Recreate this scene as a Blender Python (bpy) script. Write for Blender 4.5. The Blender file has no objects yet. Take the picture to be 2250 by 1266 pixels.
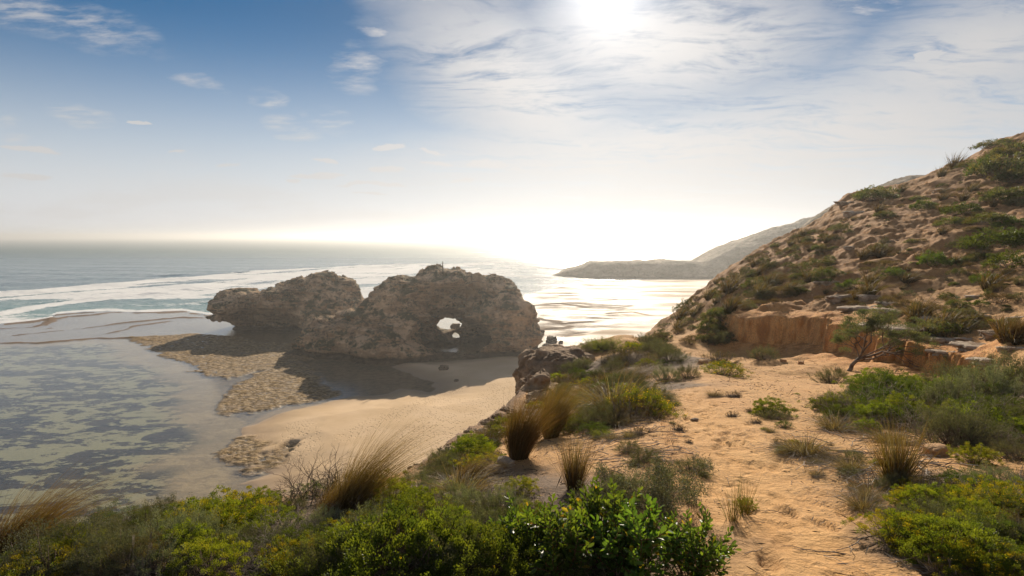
import bpy, math, random, time
import numpy as np
from mathutils import Vector, Matrix, Euler

T0 = time.time()
R = math.radians
SC = bpy.context.scene
COL = SC.collection

# ------------------------------------------------------------------ camera, sky, sun, exposure
F = 1340.0                       # focal length in pixels of the 2250 px wide photograph
CAMZ = 32.0
PITCH = math.atan(113.0 / F)
cam_d = bpy.data.cameras.new("camera")
cam = bpy.data.objects.new("camera", cam_d)
COL.objects.link(cam)
cam.location = (0, 0, CAMZ)
cam.rotation_euler = (math.pi / 2 - PITCH, 0, 0)
cam_d.sensor_width = 36.0
cam_d.lens = 36.0 * F / 2250.0
cam_d.clip_start = 0.05
cam_d.clip_end = 60000
SC.camera = cam

SUN_AZ, SUN_EL = R(8.6), R(22.3)        # azimuth to the right of +Y
SUNDIR = Vector((math.sin(SUN_AZ) * math.cos(SUN_EL), math.cos(SUN_AZ) * math.cos(SUN_EL), math.sin(SUN_EL)))
sl = bpy.data.lights.new("sun", 'SUN')
sl.energy = 5.0
sl.angle = R(0.53)
sl.color = (1.0, 0.87, 0.70)
so = bpy.data.objects.new("sun", sl)
so.rotation_euler = (-SUNDIR).to_track_quat('-Z', 'Y').to_euler()
so.location = (40, 300, 150)
COL.objects.link(so)

SC.view_settings.view_transform = 'Standard'
SC.view_settings.look = 'None'
SC.view_settings.exposure = 0.6
SC.view_settings.gamma = 1.0
SC.view_settings.use_curve_mapping = False
SC.cycles.use_denoising = True
SC.cycles.max_bounces = 5
SC.cycles.diffuse_bounces = 2
SC.cycles.glossy_bounces = 2
SC.cycles.transmission_bounces = 4
SC.cycles.transparent_max_bounces = 8
SC.cycles.volume_bounces = 0
SC.cycles.caustics_reflective = False
SC.cycles.caustics_refractive = False
SC.cycles.sample_clamp_indirect = 4.0
SC.cycles.sample_clamp_direct = 12.0


class NT:
    """small node-tree builder"""
    def __init__(s, tree):
        s.t = tree; tree.nodes.clear()

    def n(s, typ, ins=None, **kw):
        nd = s.t.nodes.new(typ)
        for k, v in kw.items():
            setattr(nd, k, v)
        for k, v in (ins or {}).items():
            s.put(nd.inputs[k], v)
        return nd

    def put(s, sock, v):
        if isinstance(v, bpy.types.NodeSocket):
            s.t.links.new(v, sock)
        elif isinstance(v, bpy.types.Node):
            s.t.links.new(v.outputs[0], sock)
        else:
            if isinstance(v, tuple) and len(v) == 3 and sock.type == 'RGBA':
                v = v + (1,)
            sock.default_value = v

    def m(s, op, a, b=0.0, c=0.0, clamp=False):
        nd = s.t.nodes.new('ShaderNodeMath'); nd.operation = op; nd.use_clamp = clamp
        s.put(nd.inputs[0], a); s.put(nd.inputs[1], b); s.put(nd.inputs[2], c)
        return nd.outputs[0]

    def mix(s, f, a, b, blend='MIX'):
        nd = s.t.nodes.new('ShaderNodeMix'); nd.data_type = 'RGBA'; nd.blend_type = blend
        s.put(nd.inputs[0], f); s.put(nd.inputs[6], a); s.put(nd.inputs[7], b)
        return nd.outputs[2]

    def ramp(s, f, lo, hi, a=0.0, b=1.0):
        nd = s.t.nodes.new('ShaderNodeMapRange'); nd.interpolation_type = 'SMOOTHSTEP'
        s.put(nd.inputs[0], f)
        for i, v in ((1, lo), (2, hi), (3, a), (4, b)):
            s.put(nd.inputs[i], v)
        return nd.outputs[0]

    def noise(s, vec, scale, detail=4, rough=0.55, dist=0.0):
        nd = s.n('ShaderNodeTexNoise', {'Scale': scale, 'Detail': detail, 'Roughness': rough, 'Distortion': dist})
        if vec is not None:
            s.put(nd.inputs['Vector'], vec)
        return nd.outputs['Fac']

    def mapping(s, vec, scale=(1, 1, 1), rot=(0, 0, 0), loc=(0, 0, 0)):
        nd = s.n('ShaderNodeMapping')
        s.put(nd.inputs['Vector'], vec)
        nd.inputs['Scale'].default_value = scale
        nd.inputs['Rotation'].default_value = rot
        nd.inputs['Location'].default_value = loc
        return nd.outputs[0]

    def attr(s, name, out='Fac'):
        nd = s.t.nodes.new('ShaderNodeAttribute'); nd.attribute_name = name
        return nd.outputs[out]


def make_world():
    w = bpy.data.worlds.new("World")
    SC.world = w
    w.use_nodes = True
    b = NT(w.node_tree)
    sky = b.n('ShaderNodeTexSky')
    sky.sky_type = 'NISHITA'
    sky.sun_disc = False
    sky.sun_elevation = SUN_EL
    sky.sun_rotation = SUN_AZ
    sky.altitude = 30
    sky.air_density = 0.8
    sky.dust_density = 0.0
    sky.ozone_density = 2.5
    tc = b.n('ShaderNodeTexCoord')
    d = tc.outputs['Generated']
    sp = b.n('ShaderNodeSeparateXYZ', {0: d})
    dx, dy, dz = sp.outputs
    # cloud sheet: the view direction meets a level plane high above the ground
    den = b.m('ADD', b.m('MAXIMUM', dz, 0.0), 0.10)
    px = b.m('DIVIDE', dx, den)
    py = b.m('DIVIDE', dy, den)
    pl = b.n('ShaderNodeCombineXYZ', {0: px, 1: py, 2: 0.0}).outputs[0]
    # bearing / height co-ordinates of the sky
    ady = b.m('MAXIMUM', dy, 0.05)
    bx = b.m('DIVIDE', dx, ady)
    bz = b.m('DIVIDE', dz, ady)
    bv = b.n('ShaderNodeCombineXYZ', {0: bx, 1: bz, 2: 0.0}).outputs[0]
    wb = b.n('ShaderNodeTexNoise', {'Vector': b.mapping(bv, (8, 26, 1)), 'Scale': 1.0, 'Detail': 5.0, 'Roughness': .6}).outputs['Color']
    wb = b.n('ShaderNodeVectorMath', {0: wb, 1: (0.5, 0.5, 0.5)}, operation='SUBTRACT').outputs[0]
    wb = b.n('ShaderNodeVectorMath', {0: wb, 1: (0.10, 0.045, 0)}, operation='MULTIPLY').outputs[0]
    bvw = b.n('ShaderNodeVectorMath', {0: bv, 1: wb}, operation='ADD').outputs[0]

    def blob(cx, cz, rx, rz, rot=0.0, soft=0.0):
        sb = b.n('ShaderNodeVectorMath', {0: bvw, 1: (cx, cz, 0)}, operation='SUBTRACT').outputs[0]
        ro = b.n('ShaderNodeVectorRotate', {'Vector': sb, 'Angle': -R(rot)}, rotation_type='Z_AXIS').outputs[0]
        sc_ = b.n('ShaderNodeVectorMath', {0: ro, 1: (1 / rx, 1 / rz, 1)}, operation='MULTIPLY').outputs[0]
        ln = b.n('ShaderNodeVectorMath', {0: sc_}, operation='LENGTH').outputs['Value']
        return b.ramp(ln, 1.0, soft)

    warp = b.n('ShaderNodeTexNoise', {'Vector': pl, 'Scale': 0.9, 'Detail': 3.0}).outputs['Color']
    wv = b.n('ShaderNodeVectorMath', {0: warp, 1: (0.5, 0.5, 0.5)}, operation='SUBTRACT').outputs[0]
    wv = b.n('ShaderNodeVectorMath', {0: wv, 'Scale': 0.9}, operation='SCALE').outputs[0]
    plw = b.n('ShaderNodeVectorMath', {0: pl, 1: wv}, operation='ADD').outputs[0]
    wisp = b.noise(b.mapping(plw, (0.8, 3.0, 1), (0, 0, R(-28))), 1.3, 8, 0.62)
    fine = b.noise(b.mapping(plw, (1.0, 2.2, 1), (0, 0, R(35))), 7.0, 6, 0.6)
    low = b.noise(b.mapping(bv, (3.0, 16.0, 1), (0, 0, R(3))), 1.6, 6, 0.6)
    mott = b.noise(b.mapping(plw, (1.4, 1.0, 1)), 14.0, 4, 0.6)

    def up(pxx, pyy):     # photograph direction -> bearing / height
        u = (pxx - 1125) / F; v = (633 - pyy) / F
        y = math.cos(PITCH) + v * math.sin(PITCH); z = -math.sin(PITCH) + v * math.cos(PITCH)
        return u / y, z / y

    def B(pxx, pyy, rx, ry, rot=0.0, soft=0.0):
        x, z = up(pxx, pyy)
        return blob(x, z, rx / F, ry / F, rot, soft)
    # big veil on the right, reaching to the middle
    veil = b.m('MAXIMUM', B(1850, 300, 1050, 200, 11), B(1130, 190, 420, 190, -35))
    veil = b.m('MAXIMUM', veil, B(2150, 120, 520, 190, 20))
    veil = b.m('MAXIMUM', veil, B(1500, 330, 900, 120, 4))
    veil = b.m('MAXIMUM', veil, B(1480, 100, 520, 170, 5))
    vshape = b.m('ADD', b.m('MULTIPLY', wisp, 0.65), b.m('MULTIPLY', fine, 0.35))
    vshape = b.m('ADD', vshape, b.m('MULTIPLY', mott, 0.10))
    vcov = b.m('MULTIPLY', b.m('POWER', veil, 0.6), b.ramp(vshape, 0.33, 0.60))
    vcov = b.m('MULTIPLY', vcov, 0.88)
    # separate wisps high on the left and in the middle
    wl = B(160, 50, 240, 55, -14)
    for a in ((20, 25, 130, 26, -10), (900, 5, 130, 46, -8), (1020, 90, 60, 70, -60), (838, 76, 52, 22, -5),
              (1890, 10, 150, 42, 12), (170, 255, 90, 26, -8), (15, 268, 40, 16, 0), (640, 285, 70, 24, -12),
              (725, 268, 70, 30, -15), (585, 220, 50, 22, -10), (440, 180, 60, 22, -20), (45, 305, 40, 12, 0), (780, 150, 60, 60, -50)):
        wl = b.m('MAXIMUM', wl, B(*a))
    wsh = b.m('ADD', b.m('MULTIPLY', b.noise(b.mapping(bv, (5.0, 22.0, 1), (0, 0, R(14))), 2.2, 7, 0.62), 0.7), b.m('MULTIPLY', fine, 0.3))
    wcov = b.m('MULTIPLY', b.m('POWER', wl, 0.5), b.ramp(wsh, 0.40, 0.66))
    # small flat clouds over the horizon
    fl = B(868, 319, 52, 13, 0, .35)
    for a in ((850, 368, 68, 13, 0), (700, 380, 80, 7, 0), (690, 382, 75, 6, 0), (820, 403, 110, 6, 0), (710, 348, 34, 6, -5),
              (1070, 352, 78, 13, -2), (960, 356, 56, 6, 0), (1015, 400, 44, 8, 3), (70, 326, 82, 8, -4), (500, 363, 38, 4, 0),
              (405, 323, 28, 5, 0), (60, 390, 80, 10, -3), (820, 425, 46, 5, 0), (645, 391, 22, 5, 0), (1130, 367, 40, 6, 0),
              (1205, 358, 22, 3, 0), (950, 330, 40, 6, -15), (310, 273, 34, 6, -8), (1275, 325, 18, 6, 0), (2040, 122, 60, 14, 8)):
        fl = b.m('MAXIMUM', fl, B(*a, .35))
    fcov = b.ramp(b.m('MULTIPLY', fl, b.m('ADD', b.m('MULTIPLY', low, 1.7), 0.0)), 0.12, 0.62)
    lowb = b.m('MULTIPLY', b.ramp(bz, 0.16, 0.03), b.ramp(low, 0.42, 0.62))
    lowb = b.m('MULTIPLY', lowb, b.ramp(bz, -0.02, 0.05))
    cov = b.m('MAXIMUM', vcov, b.m('MULTIPLY', wcov, 0.75))
    cov = b.m('MAXIMUM', cov, b.m('MULTIPLY', fcov, 0.8))
    cov = b.m('MAXIMUM', cov, b.m('MULTIPLY', lowb, 0.45))
    cov = b.m('MULTIPLY', cov, b.ramp(bz, -0.01, 0.03))
    # haze band over the horizon
    hz = b.m('POWER', b.ramp(dz, 0.36, 0.02), 1.5)
    dot = b.n('ShaderNodeVectorMath', {0: d, 1: tuple(SUNDIR)}, operation='DOT_PRODUCT').outputs['Value']
    dot = b.m('MAXIMUM', dot, 0.0)
    g1 = b.m('MULTIPLY', b.m('POWER', dot, 26.0), 0.9)
    g2 = b.m('MULTIPLY', b.m('POWER', dot, 90.0), 3.6)
    g3 = b.m('MULTIPLY', b.m('POWER', dot, 500.0), 10.0)
    glow = b.m('ADD', b.m('ADD', g1, g2), g3)
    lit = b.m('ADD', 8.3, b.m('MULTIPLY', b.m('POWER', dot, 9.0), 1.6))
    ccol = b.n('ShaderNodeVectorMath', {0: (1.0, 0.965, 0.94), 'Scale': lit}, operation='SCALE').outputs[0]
    hcol = b.n('ShaderNodeVectorMath', {0: (0.97, 0.98, 1.0), 'Scale': b.m('MULTIPLY', lit, 1.12)}, operation='SCALE').outputs[0]
    back = b.ramp(dy, 0.10, -0.25)  # unseen sky behind the camera: cloud and paler tint added as fill light
    tint = b.mix(back, (0.22, 0.63, 0.80), (0.62, 0.85, 1.0))
    c = b.mix(1.0, sky.outputs[0], tint, 'MULTIPLY')
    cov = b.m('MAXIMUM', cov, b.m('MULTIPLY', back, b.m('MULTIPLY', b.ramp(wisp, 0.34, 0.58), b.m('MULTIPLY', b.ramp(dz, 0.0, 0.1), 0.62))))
    damp = b.m('SUBTRACT', 1.0, b.m('MULTIPLY', b.m('POWER', dot, 14.0), 0.34))
    c = b.n('ShaderNodeVectorMath', {0: c, 'Scale': damp}, operation='SCALE').outputs[0]
    c = b.mix(hz, c, hcol)
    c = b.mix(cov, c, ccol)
    gcol = b.n('ShaderNodeVectorMath', {0: (1.0, 0.95, 0.88), 'Scale': glow}, operation='SCALE').outputs[0]
    c = b.n('ShaderNodeVectorMath', {0: c, 1: gcol}, operation='ADD').outputs[0]
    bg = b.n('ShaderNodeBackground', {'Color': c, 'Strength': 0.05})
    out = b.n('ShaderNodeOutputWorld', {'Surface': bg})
    w.cycles.sampling_method = 'MANUAL'
    w.cycles.sample_map_resolution = 1024


make_world()

# ------------------------------------------------------------------ numeric helpers


def _hash(ix, iy, iz, seed):
    h = (ix * 374761393 + iy * 668265263 + iz * 2147483647 + seed * 1274126177) & 0xFFFFFFFF
    h = ((h ^ (h >> 13)) * 1274126177) & 0xFFFFFFFF
    h = (h ^ (h >> 16)) & 0xFFFFFFFF
    return h.astype(np.float32) / np.float32(4294967295.0)


def vnoise(x, y, z=None, seed=0):
    """value noise in -1..1"""
    x = np.asarray(x, dtype=np.float64); y = np.asarray(y, dtype=np.float64)
    z3 = z is not None
    xi = np.floor(x).astype(np.int64); yi = np.floor(y).astype(np.int64)
    fx = x - xi; fy = y - yi
    fx = fx * fx * fx * (fx * (fx * 6 - 15) + 10); fy = fy * fy * fy * (fy * (fy * 6 - 15) + 10)
    if z3:
        z = np.asarray(z, dtype=np.float64)
        zi = np.floor(z).astype(np.int64); fz = z - zi; fz = fz * fz * (3 - 2 * fz)
    else:
        zi = np.zeros_like(xi); fz = 0

    def layer(k):
        a = _hash(xi, yi, zi + k, seed); b_ = _hash(xi + 1, yi, zi + k, seed)
        c = _hash(xi, yi + 1, zi + k, seed); d = _hash(xi + 1, yi + 1, zi + k, seed)
        return (a * (1 - fx) + b_ * fx) * (1 - fy) + (c * (1 - fx) + d * fx) * fy
    v = layer(0)
    if z3:
        v = v * (1 - fz) + layer(1) * fz
    return v * 2 - 1


def fbm(x, y, z=None, oct=4, gain=0.5, lac=2.03, seed=0, ridge=False):
    s = 0; a = 1.0; tot = 0
    for o in range(oct):
        n = vnoise(x, y, z, seed + o * 17)
        if ridge:
            n = 1 - 2 * np.abs(n)
        s = s + a * n; tot += a; a *= gain
        x = x * lac + 3.7; y = y * lac + 1.3
        if z is not None:
            z = z * lac + 5.1
    return s / tot


def sstep(e0, e1, x):
    t = np.clip((x - e0) / (e1 - e0), 0, 1)
    return t * t * (3 - 2 * t)


def pdir(px, py):
    u = (px - 1125) / F; v = (633 - py) / F
    c, s = math.cos(PITCH), math.sin(PITCH)
    return u, c + v * s, -s + v * c


def P3(px, py, Y):
    dx, dy, dz = pdir(px, py)
    return dx / dy * Y, Y, CAMZ + dz / dy * Y


def G(px, py, z=0.0):            # photograph pixel -> point on a level plane
    dx, dy, dz = pdir(px, py)
    t = (z - CAMZ) / dz
    return dx * t, dy * t


def poly_sdf(X, Y, pts):
    """signed distance to a closed polygon, negative inside"""
    pts = np.array(pts, dtype=np.float64)
    d = np.full(X.shape, 1e18); inside = np.zeros(X.shape, bool)
    n = len(pts)
    for i in range(n):
        ax, ay = pts[i]; bx, by = pts[(i + 1) % n]
        ex, ey = bx - ax, by - ay
        t = np.clip(((X - ax) * ex + (Y - ay) * ey) / (ex * ex + ey * ey + 1e-12), 0, 1)
        d = np.minimum(d, (X - ax - t * ex) ** 2 + (Y - ay - t * ey) ** 2)
        cond = ((ay > Y) != (by > Y)) & (X < (bx - ax) * (Y - ay) / (by - ay + 1e-12) + ax)
        inside ^= cond
    d = np.sqrt(d)
    return np.where(inside, -d, d)


def line_dist(X, Y, pts):
    pts = np.array(pts, dtype=np.float64)
    d = np.full(X.shape, 1e18)
    for i in range(len(pts) - 1):
        ax, ay = pts[i]; bx, by = pts[i + 1]
        ex, ey = bx - ax, by - ay
        t = np.clip(((X - ax) * ex + (Y - ay) * ey) / (ex * ex + ey * ey + 1e-12), 0, 1)
        d = np.minimum(d, (X - ax - t * ex) ** 2 + (Y - ay - t * ey) ** 2)
    return np.sqrt(d)


def mesh_np(name, V, Fc, mat=None, smooth=False, attrs=None, parent=None):
    """V (n,3), Fc (m,k) -> linked object"""
    me = bpy.data.meshes.new(name)
    V = np.ascontiguousarray(V, dtype=np.float32); Fc = np.ascontiguousarray(Fc, dtype=np.int32)
    n, k = Fc.shape
    me.vertices.add(len(V)); me.vertices.foreach_set('co', V.ravel())
    me.loops.add(n * k); me.loops.foreach_set('vertex_index', Fc.ravel())
    me.polygons.add(n)
    me.polygons.foreach_set('loop_start', np.arange(0, n * k, k, dtype=np.int32))
    try:
        me.polygons.foreach_set('loop_total', np.full(n, k, dtype=np.int32))
    except Exception:
        pass
    if smooth:
        me.polygons.foreach_set('use_smooth', np.ones(n, dtype=bool))
    for an, av in (attrs or {}).items():
        av = np.ascontiguousarray(av, dtype=np.float32)
        if av.ndim == 1:
            at = me.attributes.new(an, 'FLOAT', 'POINT'); at.data.foreach_set('value', av)
        else:
            at = me.attributes.new(an, 'FLOAT_COLOR', 'POINT')
            c4 = np.ones((len(av), 4), dtype=np.float32); c4[:, :3] = av
            at.data.foreach_set('color', c4.ravel())
    me.update(); me.validate()
    if mat is not None:
        me.materials.append(mat)
    o = bpy.data.objects.new(name, me)
    COL.objects.link(o)
    if parent is not None:
        o.parent = parent
    return o


def grid_faces(nr, nc):
    i = np.arange(nr * nc).reshape(nr, nc)
    return np.stack([i[:-1, :-1].ravel(), i[:-1, 1:].ravel(), i[1:, 1:].ravel(), i[1:, :-1].ravel()], 1)


def surface_nets(Fv, org, h):
    s = Fv < 0
    nx, ny, nz = Fv.shape
    cs = (nx - 1, ny - 1, nz - 1)
    cnt = np.zeros(cs, np.float32)
    acc = [np.zeros(cs, np.float32) for _ in range(3)]
    sl_ = lambda o, n: slice(o, n - 1 + o)
    for ax in range(3):
        oth = [a for a in range(3) if a != ax]
        for o1 in (0, 1):
            for o2 in (0, 1):
                o = [0, 0, 0]; o[oth[0]] = o1; o[oth[1]] = o2
                p = [0, 0, 0]; p[:] = o; p[ax] = 1
                A = Fv[sl_(o[0], nx), sl_(o[1], ny), sl_(o[2], nz)]
                Bv = Fv[sl_(p[0], nx), sl_(p[1], ny), sl_(p[2], nz)]
                c = (A < 0) != (Bv < 0)
                t = np.where(c, A / np.where(c, A - Bv, 1), 0).astype(np.float32)
                cnt += c
                acc[ax] += t
                acc[oth[0]] += c * np.float32(o1)
                acc[oth[1]] += c * np.float32(o2)
    act = cnt > 0
    idx = np.full(cs, -1, np.int64)
    idx[act] = np.arange(act.sum())
    ii = np.argwhere(act)
    V = np.stack([(ii[:, a] + acc[a][act] / cnt[act]) * h + org[a] for a in range(3)], 1)
    faces = []
    for ax in range(3):
        b_, c_ = [(1, 2), (2, 0), (0, 1)][ax]
        sA = [slice(0, None)] * 3; sB = [slice(0, None)] * 3
        sA[ax] = slice(0, -1); sB[ax] = slice(1, None)
        ch = s[tuple(sA)] != s[tuple(sB)]
        e = np.argwhere(ch)
        m = (e[:, b_] > 0) & (e[:, c_] > 0) & (e[:, b_] < Fv.shape[b_] - 1) & (e[:, c_] < Fv.shape[c_] - 1)
        e = e[m]
        q = []
        for ob, oc in ((-1, -1), (0, -1), (0, 0), (-1, 0)):
            f = e.copy(); f[:, b_] += ob; f[:, c_] += oc
            q.append(idx[f[:, 0], f[:, 1], f[:, 2]])
        q = np.stack(q, 1)
        ins = s[e[:, 0], e[:, 1], e[:, 2]]
        q = np.where(ins[:, None], q, q[:, ::-1])
        faces.append(q)
    return V, np.concatenate(faces)


def drop_loose(V, Fc, keep=0.02):
    """keep only the connected pieces that hold more than `keep` of the vertices"""
    lab = np.arange(len(V))
    E = np.concatenate([Fc[:, [0, 1]], Fc[:, [1, 2]], Fc[:, [2, 3]]])
    while True:
        new = lab.copy()
        np.minimum.at(new, E[:, 0], lab[E[:, 1]]); np.minimum.at(new, E[:, 1], lab[E[:, 0]])
        new = new[new]
        new = new[new]
        if (new == lab).all():
            break
        lab = new
    u, c = np.unique(lab, return_counts=True)
    good = np.isin(lab, u[c > keep * len(V)])
    remap = np.cumsum(good) - 1
    Fk = Fc[good[Fc].all(1)]
    return V[good], remap[Fk]


def mkmat(name):
    m = bpy.data.materials.new(name); m.use_nodes = True
    return m, NT(m.node_tree)


def tag(o, label=None, cat=None, group=None, kind=None):
    if label: o['label'] = label
    if cat: o['category'] = cat
    if group: o['group'] = group
    if kind: o['kind'] = kind
    return o
#SECTION-TERRAIN
# ------------------------------------------------------------------ near terrain: height field
# photograph (x, y) and distance of points of the visible ground
CTRL = [
    # near, path
    (1125, 1266, 2.9), (1700, 1266, 2.9), (2250, 1266, 2.8), (600, 1266, 2.9), (0, 1266, 2.9),
    (1600, 1100, 4.2), (2000, 1100, 4.0), (2250, 1100, 3.9), (1300, 1100, 4.1), (900, 1130, 3.9), (500, 1160, 3.8), (100, 1200, 3.7),
    (1600, 1000, 5.5), (1550, 950, 6.6), (1500, 850, 11.5), (1500, 780, 19.5), (1560, 790, 18.5), (1650, 850, 11.5),
    (1750, 950, 6.8), (2000, 950, 6.8), (2250, 950, 6.7), (2250, 860, 9.5), (2000, 870, 10.0), (1800, 880, 9.8),
    (1400, 950, 6.9), (1250, 1000, 6.2), (1100, 1010, 6.6), (1000, 1040, 6.4), (1300, 900, 9.5), (1400, 880, 10.5), (1200, 940, 8.6),
    (1250, 850, 17.5), (1350, 800, 19.5), (1280, 790, 22.0), (1330, 752, 24.0), (1430, 790, 20.0),
    (1160, 905, 13.0), (1060, 945, 9.6),
    # bank foot and the bay in front of it
    (1600, 770, 23.8), (1700, 772, 22.8), (1800, 790, 20.0), (1900, 818, 16.6), (2050, 832, 14.7), (2150, 832, 13.2), (1750, 840, 14.0),
    (1480, 750, 31.0), (1500, 700, 39.0), (1560, 720, 31.0),
    # hillside above the bank
    (1600, 695, 27.0), (1700, 685, 27.0), (1800, 668, 26.0), (1900, 700, 21.5), (2000, 735, 18.8), (2100, 780, 16.2), (2250, 775, 14.2),
    (2250, 700, 17.2), (2100, 700, 19.5), (1950, 660, 23.5),
    (1600, 650, 35.0), (1700, 600, 36.0), (1800, 600, 31.5), (1800, 550, 38.0), (1900, 600, 29.0), (1900, 500, 38.0),
    (2000, 500, 35.0), (2000, 600, 27.0), (2100, 600, 25.5), (2100, 500, 31.5), (2150, 430, 38.5), (2250, 600, 22.0), (2250, 500, 29.0), (2250, 400, 38.0),
    (2000, 440, 43.0), (1900, 450, 47.0), (2200, 350, 45.0),
]
# rim: beyond it the ground falls away (sea cliff on the left, back of the ridge on the right); last: steepness
RIM = [
    (-2600, 1420, 3.3, 1.6), (-1200, 1330, 3.6, 1.6), (-500, 1290, 3.9, 1.7), (0, 1235, 4.1, 1.8), (150, 1190, 4.4, 1.9), (300, 1150, 4.8, 2.0), (450, 1120, 5.2, 2.0),
    (600, 1105, 5.5, 2.0), (700, 1090, 5.8, 2.0), (820, 1065, 6.3, 2.0), (900, 1040, 6.9, 2.2), (960, 1000, 8.0, 2.4), (1000, 970, 9.0, 2.4),
    (1050, 935, 10.5, 2.5), (1120, 885, 13.5, 2.6), (1148, 860, 17.0, 2.6), (1175, 800, 22.5, 2.6), (1220, 772, 24.5, 2.4), (1290, 758, 25.5, 2.2), (1340, 745, 25.5, 1.8),
    (1390, 742, 27.0, 1.2), (1418, 736, 44.0, 1.0), (1500, 672, 46.5, .9), (1600, 592, 49.0, .9), (1700, 530, 51.0, .9), (1800, 485, 52.5, .9),
    (1860, 427, 53.5, .9), (1900, 421, 53.5, .9), (2000, 402, 52.5, .9), (2040, 385, 52.0, .9), (2100, 358, 51.0, .9), (2130, 347, 50.5, .8), (2180, 313, 49.5, .6), (2250, 288, 49.0, .5),
    (2500, 215, 49.0, .4), (3000, 100, 49.0, .4), (4600, 60, 49.0, .4),
]
OFF = 2.5


def a_of(X, Y):
    return X / (np.maximum(Y, 0) + OFF)


_rim = []
for (px, py, Y, st) in RIM:
    x, y, z = P3(px, py, Y)
    if px > 3500: z = 52
    _rim.append((a_of(x, y), Y, z, st, x))
_rim.sort()
RIMA = np.array(_rim)


def bank_foot(s):
    return s


# the foot of the eroded orange bank, walked from left to right (ground above it is on the far side)
BANK = [P3(1575, 757, 27.0)[:2], P3(1600, 762, 25.2)[:2], P3(1660, 765, 24.2)[:2], P3(1740, 768, 23.2)[:2], P3(1800, 776, 22.0)[:2], P3(1850, 792, 20.6)[:2], P3(1920, 808, 18.6)[:2],
        P3(2010, 815, 17.2)[:2], P3(2090, 806, 15.9)[:2], P3(2160, 803, 14.9)[:2], P3(2230, 800, 14.2)[:2]]
BANKH = [0.0, .75, .85, .95, .95, .85, .75, .7, .6, .35, 0.0]


def bank_step(X, Y):
    X = np.asarray(X, float); Y = np.asarray(Y, float)
    pts = np.array(BANK); hs = np.array(BANKH)
    best = np.full(X.shape, 1e18); sd = np.zeros(X.shape); hh = np.zeros(X.shape)
    for i in range(len(pts) - 1):
        a, b = pts[i], pts[i + 1]; e = b - a; L2 = e @ e
        t = np.clip(((X - a[0]) * e[0] + (Y - a[1]) * e[1]) / L2, 0, 1)
        dx = X - a[0] - t * e[0]; dy = Y - a[1] - t * e[1]
        d = dx * dx + dy * dy
        side = (e[0] * (Y - a[1]) - e[1] * (X - a[0]))      # > 0 on the far side
        m = d < best
        best = np.where(m, d, best)
        sd = np.where(m, np.sign(side) * np.sqrt(d), sd)
        hh = np.where(m, hs[i] + (hs[i + 1] - hs[i]) * t, hh)
    return sd, hh


def step_add(X, Y, wob=0.0):
    sd, hh = bank_step(X, Y)
    return hh * sstep(0.02, 0.30, sd + wob) * np.exp(-np.maximum(sd, 0) / 5.0)


def _tps_feat(X, Y):
    return np.stack([a_of(X, Y) * 3.2, np.log(np.maximum(Y, -2) + 4.0) * 1.9], -1)


def _fit():
    P = []
    for (px, py, Y) in CTRL:
        P.append(P3(px, py, Y))
    for r in _rim:
        P.append((r[4], r[1], r[2]))
    # ground round and behind the photographer, and outside the frame to the right
    P += [(0, 0, 30.32), (0, -6, 30.6), (3, -4, 30.8), (-3, -4, 30.3), (-3.5, 0, 30.1), (3.5, 0, 30.5), (6, 3, 30.8), (9, 5, 31.3), (14, 9, 31.6), (20, 15, 32.2), (28, 20, 35.0), (38, 30, 39.5)]
    P = np.array(P)
    Q = _tps_feat(P[:, 0], P[:, 1])
    z = P[:, 2] - step_add(P[:, 0], P[:, 1])
    n = len(P)
    r = np.linalg.norm(Q[:, None] - Q[None], axis=-1)
    K = np.where(r > 0, r * r * np.log(np.maximum(r, 1e-9)), 0) + np.eye(n) * 0.0015
    A = np.zeros((n + 3, n + 3)); A[:n, :n] = K; A[:n, n] = 1; A[:n, n + 1:] = Q; A[n, :n] = 1; A[n + 1:, :n] = Q.T
    w = np.linalg.solve(A, np.concatenate([z, [0, 0, 0]]))
    return Q, w


TQ, TW = _fit()


def tps(X, Y):
    X = np.asarray(X, float); Y = np.asarray(Y, float)
    q = _tps_feat(X, Y); sh = X.shape
    q = q.reshape(-1, 2); out = np.empty(len(q))
    for i in range(0, len(q), 60000):
        c = q[i:i + 60000]
        r2 = ((c[:, None] - TQ[None]) ** 2).sum(-1)
        out[i:i + 60000] = (0.5 * r2 * np.log(np.maximum(r2, 1e-18))) @ TW[:-3] + TW[-3] + c @ TW[-2:]
    return out.reshape(sh)


PATH = [P3(1800, 1400, 2.2)[:2], P3(1760, 1266, 2.9)[:2], P3(1740, 1150, 3.6)[:2], P3(1660, 1050, 4.7)[:2], P3(1570, 960, 6.4)[:2], P3(1530, 890, 9.0)[:2], P3(1500, 850, 11.5)[:2], P3(1490, 800, 16.5)[:2], P3(1520, 780, 19.5)[:2],
        P3(1600, 775, 23.0)[:2]]


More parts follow.
